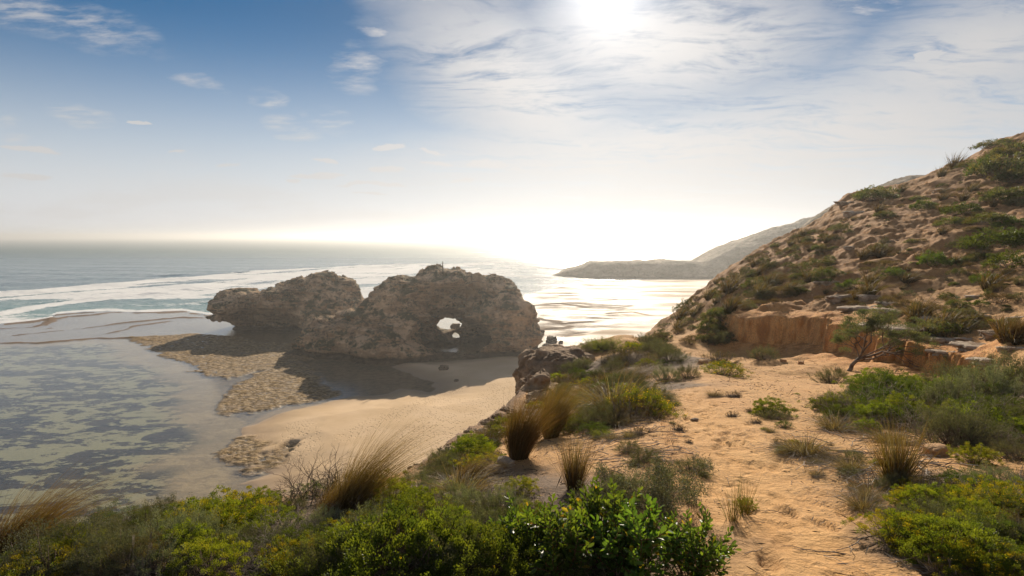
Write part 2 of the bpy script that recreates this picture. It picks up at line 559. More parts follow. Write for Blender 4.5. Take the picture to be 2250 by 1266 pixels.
def terrain_z(X, Y, detail=True, masks=False):
    X = np.asarray(X, float); Y = np.asarray(Y, float)
    a = a_of(X, Y)
    yr = np.interp(a, RIMA[:, 0], RIMA[:, 1]); st = np.interp(a, RIMA[:, 0], RIMA[:, 3])
    wob = 0.5 * fbm(X * .7, Y * .7, seed=5, oct=3) * (Y > 7)
    over = np.maximum(Y - yr + wob * .6, 0)
    Yc = np.minimum(Y, yr + .0)
    k = (np.maximum(Yc, 0) + OFF) / (np.maximum(Y, 0) + OFF)
    Xc = X * k
    z = tps(Xc, Yc)
    z = z - st * (np.sqrt(over * over + .8) - .894)
    pd = line_dist(X, Y, PATH)
    dist = np.maximum(Y, 2)
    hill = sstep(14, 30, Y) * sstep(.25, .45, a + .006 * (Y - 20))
    edge = sstep(0.0, 4.0, over)
    onpath = np.exp(-(pd / (0.40 + .018 * dist)) ** 2)
    if detail:
        wb = .30 * fbm(X * .8, Y * .8, oct=2, seed=23, ridge=True) + .22 * fbm(X * 1.9, Y * 1.9, oct=3, seed=21, ridge=True) + .10 * fbm(X * 5, Y * 5, oct=2, seed=22)
        z = z + step_add(X, Y, wb)
        amp = (.045 + .11 * sstep(6, 22, dist)) * (1 - .85 * onpath)
        z = z + amp * fbm(X * .9, Y * .9, oct=4, seed=1)
        z = z + .016 * fbm(X * 4 + Y * 2.2, Y * 4 - X * 2.2, oct=4, seed=2) * (1 + hill)
        sdb, hhb = bank_step(X, Y)
        bay = sstep(-9, -5, sdb) * sstep(1.2, -.2, sdb) * sstep(.0, .3, hhb)
        hill = hill * (1 - bay)
        # gullies and ledges on the hillside
        g = fbm(X * .16 + .1 * Y, Y * .22, oct=4, seed=7, ridge=True)
        wx = X + 1.2 * fbm(X * .3, Y * .3, oct=3, seed=15); wy = Y + 1.2 * fbm(X * .3, Y * .3, oct=3, seed=16)
        z = z + hill * (.34 * g + .24 * fbm(wx * .5, wy * .5, oct=6, seed=8, gain=.6) + .10 * fbm(wx * 2.2, wy * 2.2, oct=4, seed=18, ridge=True, gain=.6))
        rocky = sstep(.0, .45, fbm(X * .14, Y * .14, oct=3, seed=19))
        z = z + hill * rocky * .16 * fbm(wx * 1.1, wy * 1.1, oct=5, seed=20, ridge=True, gain=.65)
        led = fbm(X * .25, Y * .25, oct=3, seed=9)
        zz = z * 1.6 + led * 1.2
        stepz = (np.floor(zz) + sstep(.35, .65, zz - np.floor(zz))) - zz
        z = z + hill * .12 * stepz
        z = z + edge * (1.2 * fbm(X * .25, Y * .25, oct=5, seed=12, ridge=True))
        z = z - .05 * np.exp(-(pd / .45) ** 2) * sstep(2, 5, dist)
        # scuffs in the loose sand of the path
        z = z + .007 * onpath * fbm(X * 6 + Y * 3, Y * 6 - X * 3, oct=3, seed=14)
    if masks:
        return z, onpath, hill, edge
    return z


def hit(px, py, ymin=1.2, ymax=70):
    """first point of the near ground along a line of sight"""
    dx, dy, dz = pdir(px, py)
    ys = np.exp(np.linspace(math.log(ymin), math.log(ymax), 500))
    X = dx / dy * ys; Z = CAMZ + dz / dy * ys
    tz = terrain_z(X, ys)
    b = np.nonzero(Z < tz)[0]
    if len(b) == 0:
        a = X[-1] * 0
        # missed the ground: stand on the rim of that bearing
        aa = a_of(X, ys); yr = np.interp(aa, RIMA[:, 0], RIMA[:, 1])
        j = int(np.argmin(np.abs(ys - yr)))
        return X[j], ys[j], float(tz[j])
    j = b[0]
    if j == 0:
        return X[0], ys[0], float(tz[0])
    f0 = Z[j - 1] - tz[j - 1]; f1 = Z[j] - tz[j]
    t = f0 / (f0 - f1)
    return X[j - 1] + t * (X[j] - X[j - 1]), ys[j - 1] + t * (ys[j] - ys[j - 1]), float(tz[j - 1] + t * (tz[j] - tz[j - 1]))


def ground_material():
    m, b = mkmat("hill_sand")
    geo = b.n('ShaderNodeNewGeometry')
    pos = geo.outputs['Position']
    n1 = b.noise(pos, 0.55, 5, .6); n2 = b.noise(pos, 3.2, 6, .62); n3 = b.noise(pos, 22, 5, .6); n4 = b.noise(pos, 90, 3, .6)
    hill = b.attr('hill'); path = b.attr('path'); edge = b.attr('edge'); orange = b.attr('orange'); litter = b.attr('litter')
    sand = b.mix(b.ramp(n2, .3, .7), (.50, .275, .10), (.59, .35, .145))
    sand = b.mix(b.m('MULTIPLY', b.ramp(n1, .35, .65), .5), sand, (.46, .25, .105))
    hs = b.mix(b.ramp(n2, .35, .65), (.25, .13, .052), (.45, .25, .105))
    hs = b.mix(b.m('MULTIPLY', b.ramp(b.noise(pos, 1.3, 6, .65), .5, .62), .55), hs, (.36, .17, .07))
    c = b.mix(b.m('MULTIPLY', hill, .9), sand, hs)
    c = b.mix(orange, c, b.mix(b.ramp(n3, .3, .7), (.62, .29, .085), (.72, .39, .15)))
    fl_ = b.noise(b.mapping(pos, (1, 1, .22)), 3.2, 5, .65)
    c = b.mix(b.m('MULTIPLY', orange, b.ramp(fl_, .42, .62)), c, (.40, .17, .05))
    # rock showing where the ground is steep
    nz = b.n('ShaderNodeSeparateXYZ', {0: geo.outputs['Normal']}).outputs[2]
    steep = b.m('MULTIPLY', b.ramp(nz, .78, .50), b.m('MULTIPLY', b.m('SUBTRACT', 1.0, orange), b.m('MAXIMUM', hill, edge)))
    rk = b.mix(b.ramp(n3, .35, .65), (.17, .11, .07), (.34, .22, .14))
    c = b.mix(b.m('MULTIPLY', steep, .85), c, rk)
    c = b.mix(edge, c, rk)
    # leaf and twig litter, crust of dark bits
    spot = b.m('MULTIPLY', b.ramp(b.noise(pos, 34, 6, .75), .50, .60), b.ramp(b.noise(pos, 1.7, 4, .6), .30, .50))
    spot = b.m('MULTIPLY', spot, b.m('SUBTRACT', 1.0, b.m('MULTIPLY', path, .55)))
    spot = b.m('MAXIMUM', b.m('MULTIPLY', spot, .85), b.m('MULTIPLY', litter, b.ramp(b.noise(pos, 30, 5, .7), .22, .46)))
    c = b.mix(spot, c, b.mix(n4, (.07, .05, .035), (.19, .13, .085)))
    vor = b.n('ShaderNodeTexVoronoi', {'Vector': pos, 'Scale': 34.0, 'Randomness': 1.0}).outputs['Distance']
    h = b.m('ADD', b.m('MULTIPLY', n2, .10), b.m('MULTIPLY', n3, .035))
    h = b.m('ADD', h, b.m('MULTIPLY', n4, .008))
    h = b.m('ADD', h, b.m('MULTIPLY', b.ramp(vor, .05, .35), b.m('MULTIPLY', b.m('SUBTRACT', 1.1, path), .012)))
    foot = b.n('ShaderNodeTexVoronoi', {'Vector': b.mapping(b.n('ShaderNodeVectorMath', {0: pos, 1: b.n('ShaderNodeTexNoise', {'Vector': pos, 'Scale': 2.2}).outputs['Color']}, operation='ADD').outputs[0], (1, .8, 1)), 'Scale': 3.1}).outputs['Distance']
    h = b.m('ADD', h, b.m('MULTIPLY', b.ramp(foot, .10, .34), b.m('MULTIPLY', path, .030)))
    bump = b.n('ShaderNodeBump', {'Height': h, 'Strength': 0.6, 'Distance': 1.0})
    bs = b.n('ShaderNodeBsdfPrincipled', {'Base Color': c, 'Roughness': .95, 'Normal': bump})
    bs.inputs['Specular IOR Level'].default_value = .15
    b.n('ShaderNodeOutputMaterial', {'Surface': bs})
    return m


NC, NR = 1000, 900
LITTER = []          # (x, y, r) spots under shrubs, filled in by hand


def build_terrain():
    a = np.linspace(-1.28, 1.28, NC)
    yr = np.interp(a, RIMA[:, 0], RIMA[:, 1])
    r1 = int(NR * .86)
    q = np.linspace(0, 1, r1)
    Y0 = -6.0
    lo, hi = math.log(8.0), None
    rows = []
    Lr = np.log(yr + 14.0)
    L0 = math.log(Y0 + 14.0)
    Yn = np.exp(L0 + (Lr - L0)[None, :] * q[:, None]) - 14.0
    # mesh rows crowd towards the viewer
    f = np.linspace(0, 1, NR - r1 + 1)[1:] ** 1.5
    Yf = yr[None, :] + f[:, None] * (14 + 24 / 1.0)
    Y = np.concatenate([Yn, Yf])
    X = a[None, :] * (np.maximum(Y, 0) + OFF)
    z, pm, hill, edge = terrain_z(X, Y, masks=True)
    sd, hh = bank_step(X, Y)
    orange = np.exp(-(np.maximum(np.abs(sd - .2) - .3, 0) / 1.1) ** 2) * np.clip(hh * 2, 0, 1)
    # litter lies under the scrub: left front, right front
    lit = np.zeros_like(X)
    for (px, py, Yd, rad) in ((700, 1200, 3.6, 2.6), (300, 1230, 3.6, 2.6), (1150, 1200, 3.2, 1.2), (2150, 920, 8.6, 2.2), (2240, 1120, 3.9, .9), (2200, 1230, 3.1, .75), (1000, 1100, 5.0, 1.3), (1400, 800, 19, 3.2), (1330, 850, 13, 2.6)):
        cx, cy, _ = P3(px, py, Yd)
        d = np.hypot(X - cx, Y - cy) / rad
        lit = np.maximum(lit, sstep(1.1, .6, d + .25 * fbm(X * 1.5, Y * 1.5, oct=3, seed=33)))
    ax = a_of(*P3(905, 1030, 6.9)[:2]); bx = a_of(*P3(1300, 757, 25)[:2])
    aa = a_of(X, Y); rimd = yr[None, :] - Y
    rr_ = sstep(1.5, .3, rimd / (.12 * Y) + .8 * fbm(X * 1.2, Y * 1.2, oct=3, seed=34)) * sstep(ax - .02, ax + .01, aa) * sstep(bx + .01, bx - .01, aa)
    z = z + rr_ * np.where(rimd > -.5, 1, 0) * (.10 * fbm(X * 2.2, Y * 2.2, oct=5, seed=35, ridge=True, gain=.65))
    edge = np.maximum(edge, rr_)
    # shoe prints in the sand of the path
    pp = np.array(PATH[:8]); seg = np.hypot(*np.diff(pp, axis=0).T); cum = np.concatenate([[0], np.cumsum(seg)])
    rf = np.random.default_rng(3)
    for k in range(150):
        s_ = rf.uniform(0, cum[-1] * .75) ** 1.0; i = min(int(np.searchsorted(cum, s_)) - 1, len(seg) - 1); i = max(i, 0)
        d_ = (pp[i + 1] - pp[i]) / seg[i]; c_ = pp[i] + d_ * (s_ - cum[i]) + np.array([-d_[1], d_[0]]) * rf.normal() * .24
        an = math.atan2(d_[1], d_[0]) + rf.normal() * .25
        m_ = (np.abs(X - c_[0]) < .3) & (np.abs(Y - c_[1]) < .3)
        if not m_.any(): continue
        u_ = (X[m_] - c_[0]) * math.cos(an) + (Y[m_] - c_[1]) * math.sin(an); v_ = -(X[m_] - c_[0]) * math.sin(an) + (Y[m_] - c_[1]) * math.cos(an)
        q_ = np.sqrt((u_ / .145) ** 2 + (v_ / .055) ** 2)
        z[m_] += -.016 * sstep(1.15, .7, q_) + .006 * np.exp(-((q_ - 1.35) / .25) ** 2)
    V = np.stack([X.ravel(), Y.ravel(), np.maximum(z, -3).ravel()], 1)
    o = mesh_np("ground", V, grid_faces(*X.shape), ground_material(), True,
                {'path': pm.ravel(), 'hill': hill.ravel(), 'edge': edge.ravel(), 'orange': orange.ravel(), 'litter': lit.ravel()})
    tag(o, kind='structure')
    return o


build_terrain()
print('terrain', time.time() - T0)
# ------------------------------------------------------------------ shore, reef, tide pools, sea


def poly(*pts):
    return [G(x, y) for x, y in pts]


OUT = [(-1400, 790), (-600, 752), (-300, 735), (0, 712), (60, 708), (112, 702), (122, 692), (160, 688), (235, 683), (300, 687), (400, 683), (455, 692), (520, 690), (600, 680), (760, 664),
       (900, 652), (1150, 648), (1230, 632), (1300, 620), (1420, 614), (1560, 610), (1900, 606), (2600, 600), (4000, 600)]
_o = np.array([G(x, y) for x, y in OUT]); _oa = _o[:, 0] / _o[:, 1]


def outer_y(X, Y):
    """distance of the seaward reef edge at the bearing of each point"""
    return np.interp(X / np.maximum(Y, 1), _oa, _o[:, 1])


def deepness(X, Y):
    n = fbm(X * .045, Y * .045, oct=4, seed=41)
    return (Y - outer_y(X, Y)) / 1.0 + 7 * n * np.clip(Y / 300, .6, 2)


SAND = poly((520, 935), (600, 905), (700, 884), (790, 868), (850, 866), (890, 852), (940, 862), (950, 842), (900, 822), (860, 806), (900, 796), (960, 795), (1195, 780), (1400, 750), (1500, 800), (1500, 1400), (500, 1400),
            (600, 1110), (540, 1078), (505, 1062), (560, 1046), (520, 1020), (480, 1008), (500, 985), (525, 960))
SANDB = poly((1240, 640), (1330, 622), (1450, 616), (1700, 610), (1700, 660), (1540, 690), (1420, 705), (1340, 690), (1400, 672), (1340, 655))
SANDC = poly((1190, 760), (1260, 735), (1400, 715), (1500, 700), (1500, 800), (1190, 800))
WEED1 = poly((478, 870), (540, 838), (580, 815), (650, 792), (690, 815), (700, 842), (760, 868), (700, 880), (620, 896), (560, 910), (490, 908), (470, 890))
WEED2 = poly((265, 745), (330, 738), (430, 732), (520, 738), (560, 752), (640, 755), (700, 770), (700, 790), (640, 795), (570, 822), (500, 838), (450, 826), (400, 800), (330, 768))
WEED3 = poly((470, 1000), (520, 953), (560, 955), (580, 990), (650, 985), (640, 1010), (600, 1035), (530, 1045), (500, 1025))
POOL = poly((-1500, 815), (0, 753), (110, 750), (200, 745), (280, 748), (330, 768), (400, 802), (470, 850), (490, 910), (525, 925), (520, 960), (480, 1000), (500, 1040), (510, 1080), (600, 1150), (300, 1500), (-1500, 1500))
CHAN = [G(x, y, .1) for x, y in ((520, 930), (600, 912), (680, 890), (740, 872), (790, 852), (820, 832))]
RIDGES = [[G(x, y) for x, y in l] for l in (
    ((-1500, 812), (-300, 765), (0, 755), (60, 754), (150, 749), (230, 742), (300, 746), (360, 752)),
    ((-300, 742), (0, 722), (90, 718), (120, 702), (150, 696), (210, 692), (240, 686)),
    ((40, 736), (120, 728), (190, 722), (250, 712), (330, 704), (400, 697), (470, 700)),
    ((110, 700), (112, 712), (105, 722)), ((200, 742), (260, 728), (300, 716), (380, 706)),
    ((1165, 672), (1230, 668), (1290, 676)), ((1180, 700), (1240, 712), (1290, 708)), ((1200, 725), (1260, 718)), ((1330, 690), (1390, 686), (1430, 694)), ((1170, 745), (1220, 742), (1280, 736)))]


def build_shore():
    nc, nr = 820, 760
    px = np.linspace(-1.75, 1.05, nc)                     # X / Y
    y = np.exp(np.linspace(math.log(34), math.log(620), nr))
    Y = np.repeat(y[:, None], nc, 1)
    X = px[None, :] * Y
    wx = X + 2.6 * fbm(X * .10, Y * .10, oct=4, seed=51); wy = Y + 2.6 * fbm(X * .10, Y * .10, oct=4, seed=52)
    sd = np.minimum(np.minimum(poly_sdf(wx, wy, SAND), poly_sdf(wx, wy, SANDC) + .5), poly_sdf(wx, wy, SANDB) + 1)
    weed = np.minimum(np.minimum(poly_sdf(wx, wy, WEED1), poly_sdf(wx, wy, WEED2) + .4), poly_sdf(wx, wy, WEED3))
    pool = poly_sdf(wx, wy, POOL)
    dp = deepness(X, Y)
    ridge = np.full(X.shape, 1e9)
    for l in RIDGES:
        w = np.clip(Y / 170, .8, 1.6)
        ridge = np.minimum(ridge, line_dist(wx, wy, l) / w)
    big = fbm(X * .05, Y * .05, oct=5, seed=61); med = fbm(X * .3, Y * .3, oct=4, seed=62)
    z = -.10 + .10 * big + .05 * med                       # awash reef flat
    right = sstep(.0, .06, X / Y) * sstep(170, 200, Y)
    flat = fbm(X * .035 + 9, Y * .11, oct=5, seed=63)
    z = z + right * (.17 + .36 * flat + .10 * fbm(X * .25, Y * .5, oct=4, seed=67))
    inpool = sstep(1.5, -1.5, pool)
    z = z * (1 - inpool) + inpool * (-.06 - .36 * sstep(0, -16, pool + 3 * big) + .06 * med)
    weed = weed + 2.2 * fbm(X * .35, Y * .35, oct=4, seed=68, gain=.65)
    wm = sstep(.8, -1.2, weed)
    band = sstep(.6, -.6, poly_sdf(wx, wy, WEED2))
    sandm = sstep(.6, -.8, sd)
    dryz = np.clip(-sd, 0, 60)
    zs = .05 + .07 * np.minimum(dryz, 14) + .012 * dryz + .05 * big + .02 * med
    z = z * (1 - sandm) + zs * sandm
    # sand bars far right stay low and wet
    barm = sstep(.6, -.8, np.minimum(poly_sdf(wx, wy, SANDB), poly_sdf(wx, wy, SANDC)))
    z = np.where(barm > .5, np.minimum(z, .10 + .16 * flat + .10 * big), z)
    z = np.maximum(z, -.5)
    zw = .08 + .24 * fbm(X * 1.1 + Y * .5, Y * 1.3, oct=3, seed=64, ridge=True) + .04 * big
    zw = zw - band * .02
    z = z * (1 - wm) + np.maximum(zw, -.25) * wm
    z = z + .50 * np.exp(-(ridge / (.9 + .5 * med)) ** 2) * (.55 + .6 * big)
    ch = np.exp(-(line_dist(wx, wy, CHAN) / 1.5) ** 2)
    z = z * (1 - ch) + (-.10) * ch
    # outer lip of the reef, then the drop to deep water
    lip = np.exp(-((dp + 3) / 3.5) ** 2) * sstep(-.35, -.5, X / Y * -1 * -1) 
    z = z + .28 * lip * (.4 + .8 * big + .4 * med)
    z = z - 3.0 * sstep(0, 8, dp)
    ridm = np.maximum(np.exp(-(ridge / 1.8) ** 2), lip)
    V = np.stack([X.ravel(), Y.ravel(), z.ravel()], 1)
    m, b = mkmat("shore")
    geo = b.n('ShaderNodeNewGeometry'); pos = geo.outputs['Position']
    S, W, Pm, Rg = (b.attr(k) for k in ('sand', 'weed', 'pool', 'ridge'))
    zc = b.n('ShaderNodeSeparateXYZ', {0: pos}).outputs[2]
    n1 = b.noise(pos, .12, 6, .6); n2 = b.noise(pos, .7, 6, .65); n3 = b.noise(pos, 3.0, 5, .6)
    dry = b.ramp(zc, .02, .75)
    sc_ = b.mix(dry, (.34, .24, .15), b.mix(b.ramp(n1, .35, .65), (.56, .40, .235), (.63, .46, .285)))
    # weed strands combed by the swell
    comb = b.mapping(pos, (1.0, 2.6, 1), (0, 0, R(-24)))
    wn = b.noise(comb, .80, 7, .72, .3)
    wc = b.mix(b.ramp(wn, .43, .53), (.44, .31, .16), b.mix(n3, (.07, .042, .014), (.20, .125, .04)))
    reef = b.mix(b.ramp(n2, .35, .6), (.13, .095, .07), (.25, .19, .13))
    # bottom of the big pool: pale sand with dark leafy patches drawn out by the current
    cp = b.mapping(pos, (.75, 1.35, 1), (0, 0, R(28)))
    p1 = b.noise(cp, .12, 10, .75, .5)
    p2 = b.noise(cp, .40, 6, .7)
    patch = b.m('MULTIPLY', b.ramp(b.m('ADD', b.m('MULTIPLY', p1, .62), b.m('MULTIPLY', p2, .38)), .478, .508), b.ramp(zc, -.14, -.30, .25, 1.0))
    bed = b.mix(patch, b.mix(b.ramp(zc, -.38, -.12), (.32, .295, .175), (.40, .30, .185)), b.mix(b.ramp(p2, .4, .6), (.022, .019, .016), (.075, .058, .04)))
    c = b.mix(Pm, reef, bed)
    c = b.mix(b.m('MULTIPLY', Rg, .9), c, b.mix(n3, (.09, .06, .04), (.22, .14, .08)))
    c = b.mix(S, c, sc_)
    wv2 = b.noise(comb, .20, 7, .72, .4)
    c = b.mix(b.m('MULTIPLY', W, b.ramp(wv2, .38, .50, .25, 1.0)), c, wc)
    # cobbles and drift on the dry sand
    sp = b.m('MULTIPLY', b.ramp(b.noise(pos, 6, 5, .7), .60, .68), b.ramp(b.noise(pos, .16, 4, .6), .50, .62))
    c = b.mix(b.m('MULTIPLY', b.m('MULTIPLY', sp, S), .35), c, (.18, .12, .08))
    wet = b.ramp(zc, .30, .03)
    foot = b.attr('foot')
    v = b.n('ShaderNodeTexVoronoi', {'Vector': b.mapping(pos, (1, .62, 1), (0, 0, R(-12))), 'Scale': 1.9, 'Randomness': 1.0}).outputs['Distance']
    dent = b.m('MULTIPLY', b.ramp(v, .34, .20), b.m('MULTIPLY', foot, dry))
    h = b.m('ADD', b.m('MULTIPLY', n2, .14), b.m('MULTIPLY', n3, .05))
    h = b.m('SUBTRACT', b.m('MULTIPLY', h, b.m('SUBTRACT', 1.1, b.m('MULTIPLY', S, .85))), b.m('MULTIPLY', dent, .22))
    h = b.m('ADD', h, b.m('MULTIPLY', b.m('MULTIPLY', wn, W), .55))
    bump = b.n('ShaderNodeBump', {'Height': h, 'Strength': .9, 'Distance': 1.0})
    bs = b.n('ShaderNodeBsdfPrincipled', {'Base Color': c, 'Roughness': b.m('SUBTRACT', .95, b.m('MULTIPLY', wet, .3)), 'Normal': bump})
    b.put(bs.inputs['Specular IOR Level'], b.m('ADD', .05, b.m('MULTIPLY', wet, .12)))
    b.n('ShaderNodeOutputMaterial', {'Surface': bs})
    # trampled lanes run from the cliff foot to the arch
    tracks = [[G(x, y, 1) for x, y in l] for l in (((880, 1010), (960, 930), (1060, 880), (1150, 830)), ((950, 1000), (1040, 915), (1140, 860)), ((1050, 960), (1130, 880)), ((780, 960), (900, 900), (1000, 850), (1060, 800)),
                                                   ((650, 935), (660, 960), (640, 1000)), ((820, 1040), (900, 960), (1000, 880)), ((900, 1060), (1000, 960), (1100, 870)))]
    ft = np.full(X.shape, 1e9)
    for l in tracks:
        ft = np.minimum(ft, line_dist(X, Y, l))
    foot = np.clip(1.15 - ft / 3.2, 0, 1) * (0.55 + .6 * (fbm(X * .2, Y * .2, oct=3, seed=66) > -.15))
    o = mesh_np("beach", V, grid_faces(nr, nc), m, True,
                {'sand': sandm.ravel(), 'weed': wm.ravel(), 'pool': inpool.ravel(), 'ridge': ridm.ravel(), 'foot': foot.ravel()})
    tag(o, kind='structure')


def build_sea():
    nc, nr = 900, 900
    px = np.linspace(-2.4, 2.0, nc)
    # rows crowd on the surf
    y = np.concatenate([np.exp(np.linspace(math.log(30), math.log(200), 160))[:-1], np.exp(np.linspace(math.log(200), math.log(900), 620))[:-1], np.exp(np.linspace(math.log(900), math.log(24000), 122))])
    nr = len(y)
    Y = np.repeat(y[:, None], nc, 1); X = px[None, :] * Y
    dp = deepness(X, Y)
    deep = sstep(-1.5, 1.5, dp)
    off = Y - outer_y(X, Y)
    # breakers: long crests lying oblique, coming in one behind another
    lines = (((-1400, 740), (-500, 690), (0, 647), (60, 644), (150, 634), (260, 626), (330, 618), (420, 613), (520, 607), (640, 603), (760, 592), (850, 588)),
             ((330, 607), (520, 600), (700, 590), (850, 583), (960, 583), (1100, 578)), ((0, 690), (120, 668), (260, 652), (360, 648)), ((740, 622), (790, 618), (850, 612)),
             ((1030, 556), (1160, 553), (1300, 552)), ((1100, 585), (1200, 590), (1260, 594)), ((1050, 600), (1120, 606), (1200, 610)), ((380, 640), (450, 636), (500, 640)))
    crest = np.zeros(X.shape); foam = np.zeros(X.shape)
    sc0 = X * .91 - Y * .41; tc0 = X * .41 + Y * .91
    bands = 1 - 2 * np.abs(fbm(sc0 * .034, tc0 * .007, oct=3, seed=90, gain=.6)) * 1.8
    wv = fbm(X * .02, Y * .02, oct=4, seed=71)
    for i, l in enumerate(lines):
        pts = [G(x, yy) for x, yy in l]
        d = line_dist(X, Y + 9 * wv, pts)
        w = (7.5, 5, 4, 4, 8, 5, 4, 3)[i]
        br = .55 + .6 * fbm(X * .03, Y * .03, oct=3, seed=72 + i)
        crest = np.maximum(crest, np.exp(-(d / w) ** 2) * (2.1, 1.5, 1.0, 1.1, 1.4, .9, .8, .9)[i] * br)
        foam = np.maximum(foam, np.exp(-(d / (w * 1.7)) ** 2) * 1.6 * np.clip(br + .25, 0, 1))
    # broken water between the first breaker and the reef
    surf = sstep(380, 250, Y + 60 * wv + X * -.28) * sstep(-2, 6, off)
    surfw = .52 + .55 * fbm(X * .018, Y * .045, oct=5, seed=81)
    lp = np.array([G(x, yy) for x, yy in ((-1400, 740), (-500, 690), (0, 645), (150, 634), (330, 616), (520, 602), (700, 588), (850, 583), (1100, 576))])
    yl = np.interp(X / Y, lp[:, 0] / lp[:, 1], lp[:, 1])
    inner = sstep(6, -6, Y + 9 * wv - yl)
    mid = inner * sstep(250, 330, Y) * sstep(.1, -.1, X / Y)
    foam = np.maximum(foam, surf * np.clip(surfw, 0, 1) * 1.0)
    foam = foam * (.25 + .75 * np.maximum(inner, sstep(-.2, .1, X / Y)))
    foam = np.maximum(foam, .92 * mid * np.clip(.64 + .42 * bands + .7 * fbm(X * .01, Y * .04, oct=4, seed=83), 0, 1))
    edgefoam = np.exp(-((off - 4) / 5) ** 2) * .95 * sstep(.12, -.05, X / Y)
    foam = np.maximum(foam, edgefoam)
    rightf = sstep(-.05, .05, X / Y) * sstep(640, 480, Y) * .60 * np.clip(.7 + .8 * fbm(X * .02, Y * .05, oct=4, seed=84), 0, 1)
    foam = np.maximum(foam, rightf) * deep
    sw = np.sin((Y * .115 + X * .025) + 3.5 * wv) * .28 * sstep(220, 500, Y) * sstep(2500, 900, Y)
    z = crest * deep + .9 * np.clip(bands - .35, 0, 1) * mid * deep + sw * deep + deep * .18 * fbm(X * .25, Y * .35, oct=3, seed=75) * sstep(1500, 700, Y) + foam * .22 * fbm(X * .6, Y * .8, oct=3, seed=76)
    z = z - .0
    V = np.stack([X.ravel(), Y.ravel(), z.ravel()], 1)
    m, b = mkmat("sea_water")
    geo = b.n('ShaderNodeNewGeometry'); pos = geo.outputs['Position']
    D, Fm = b.attr('deep'), b.attr('foam')
    n1 = b.noise(b.mapping(pos, (1, 2.0, 1)), .012, 5, .6)
    base = b.mix(b.ramp(n1, .35, .65), (.022, .085, .105), (.035, .12, .13))
    near = b.attr('near')
    base = b.mix(near, base, (.13, .27, .225))
    f1 = b.noise(b.mapping(pos, (1, 2.2, 1), (0, 0, R(8))), .10, 8, .72, .6)
    f2 = b.noise(pos, .55, 6, .7)
    fv = b.m('ADD', b.m('MULTIPLY', f1, .6), b.m('MULTIPLY', f2, .4))
    fm = b.ramp(b.m('ADD', fv, b.m('MULTIPLY', Fm, .54)), .66, .82)
    w1 = b.noise(b.mapping(pos, (.7, 1.6, 1), (0, 0, R(6))), .16, 6, .62)
    w2 = b.noise(b.mapping(pos, (.8, 1.4, 1)), 1.1, 5, .62)
    h = b.m('ADD', b.m('MULTIPLY', w1, .75), b.m('MULTIPLY', w2, .11))
    bump = b.n('ShaderNodeBump', {'Height': h, 'Strength': .8, 'Distance': 1.0})
    dwat = b.n('ShaderNodeBsdfPrincipled', {'Base Color': base, 'Roughness': b.m('ADD', .12, b.m('MULTIPLY', b.attr('far'), .34)), 'Normal': bump})
    b.put(dwat.inputs['Specular IOR Level'], b.m('SUBTRACT', .25, b.m('MULTIPLY', b.attr('far'), .19)))
    fb = b.n('ShaderNodeBump', {'Height': b.m('MULTIPLY', b.m('ADD', f2, w2), .5), 'Strength': .5, 'Distance': 1.0})
    foamb = b.n('ShaderNodeBsdfDiffuse', {'Color': (.78, .78, .76), 'Normal': fb})
    deepw = b.n('ShaderNodeMixShader', {0: fm, 1: dwat, 2: foamb})
    # clear shallow water over reef and sand
    r1 = b.noise(b.mapping(pos, (1, 1.7, 1), (0, 0, R(-20))), 1.4, 5, .6)
    r2 = b.noise(pos, 6.0, 3, .6)
    rough = b.ramp(b.noise(pos, .03, 3, .5), .4, .6, .05, .16)
    sb = b.n('ShaderNodeBump', {'Height': b.m('ADD', b.m('MULTIPLY', r1, .22), b.m('MULTIPLY', r2, .02)), 'Strength': b.m('ADD', .16, b.m('MULTIPLY', b.attr('chop'), .18)), 'Distance': 1.0})
    fr = b.n('ShaderNodeFresnel', {'IOR': b.ramp(geo.outputs['Backfacing'], 0.0, 1.0, 1.33, 0.752), 'Normal': sb})
    gl = b.n('ShaderNodeBsdfGlossy', {'Color': (1, 1, 1), 'Roughness': rough, 'Normal': sb})
    tr = b.n('ShaderNodeBsdfTransparent', {'Color': (.93, .93, .85)})
    shal = b.n('ShaderNodeMixShader', {0: fr, 1: tr, 2: gl})
    al = b.n('ShaderNodeMixShader', {0: D, 1: shal, 2: deepw})
    b.n('ShaderNodeOutputMaterial', {'Surface': al})
    nearm = deep * sstep(420, 230, Y + 40 * wv)
    chop = sstep(-.02, .08, X / Y) * sstep(165, 190, Y)
    o = mesh_np("sea", V, grid_faces(nr, nc), m, True, {'deep': deep.ravel(), 'foam': foam.ravel(), 'near': nearm.ravel(), 'chop': chop.ravel(), 'far': sstep(420, 1500, Y).ravel()})
    tag(o, kind='structure')


build_shore()
build_sea()
print('shore', time.time() - T0)

# ------------------------------------------------------------------ rock masses


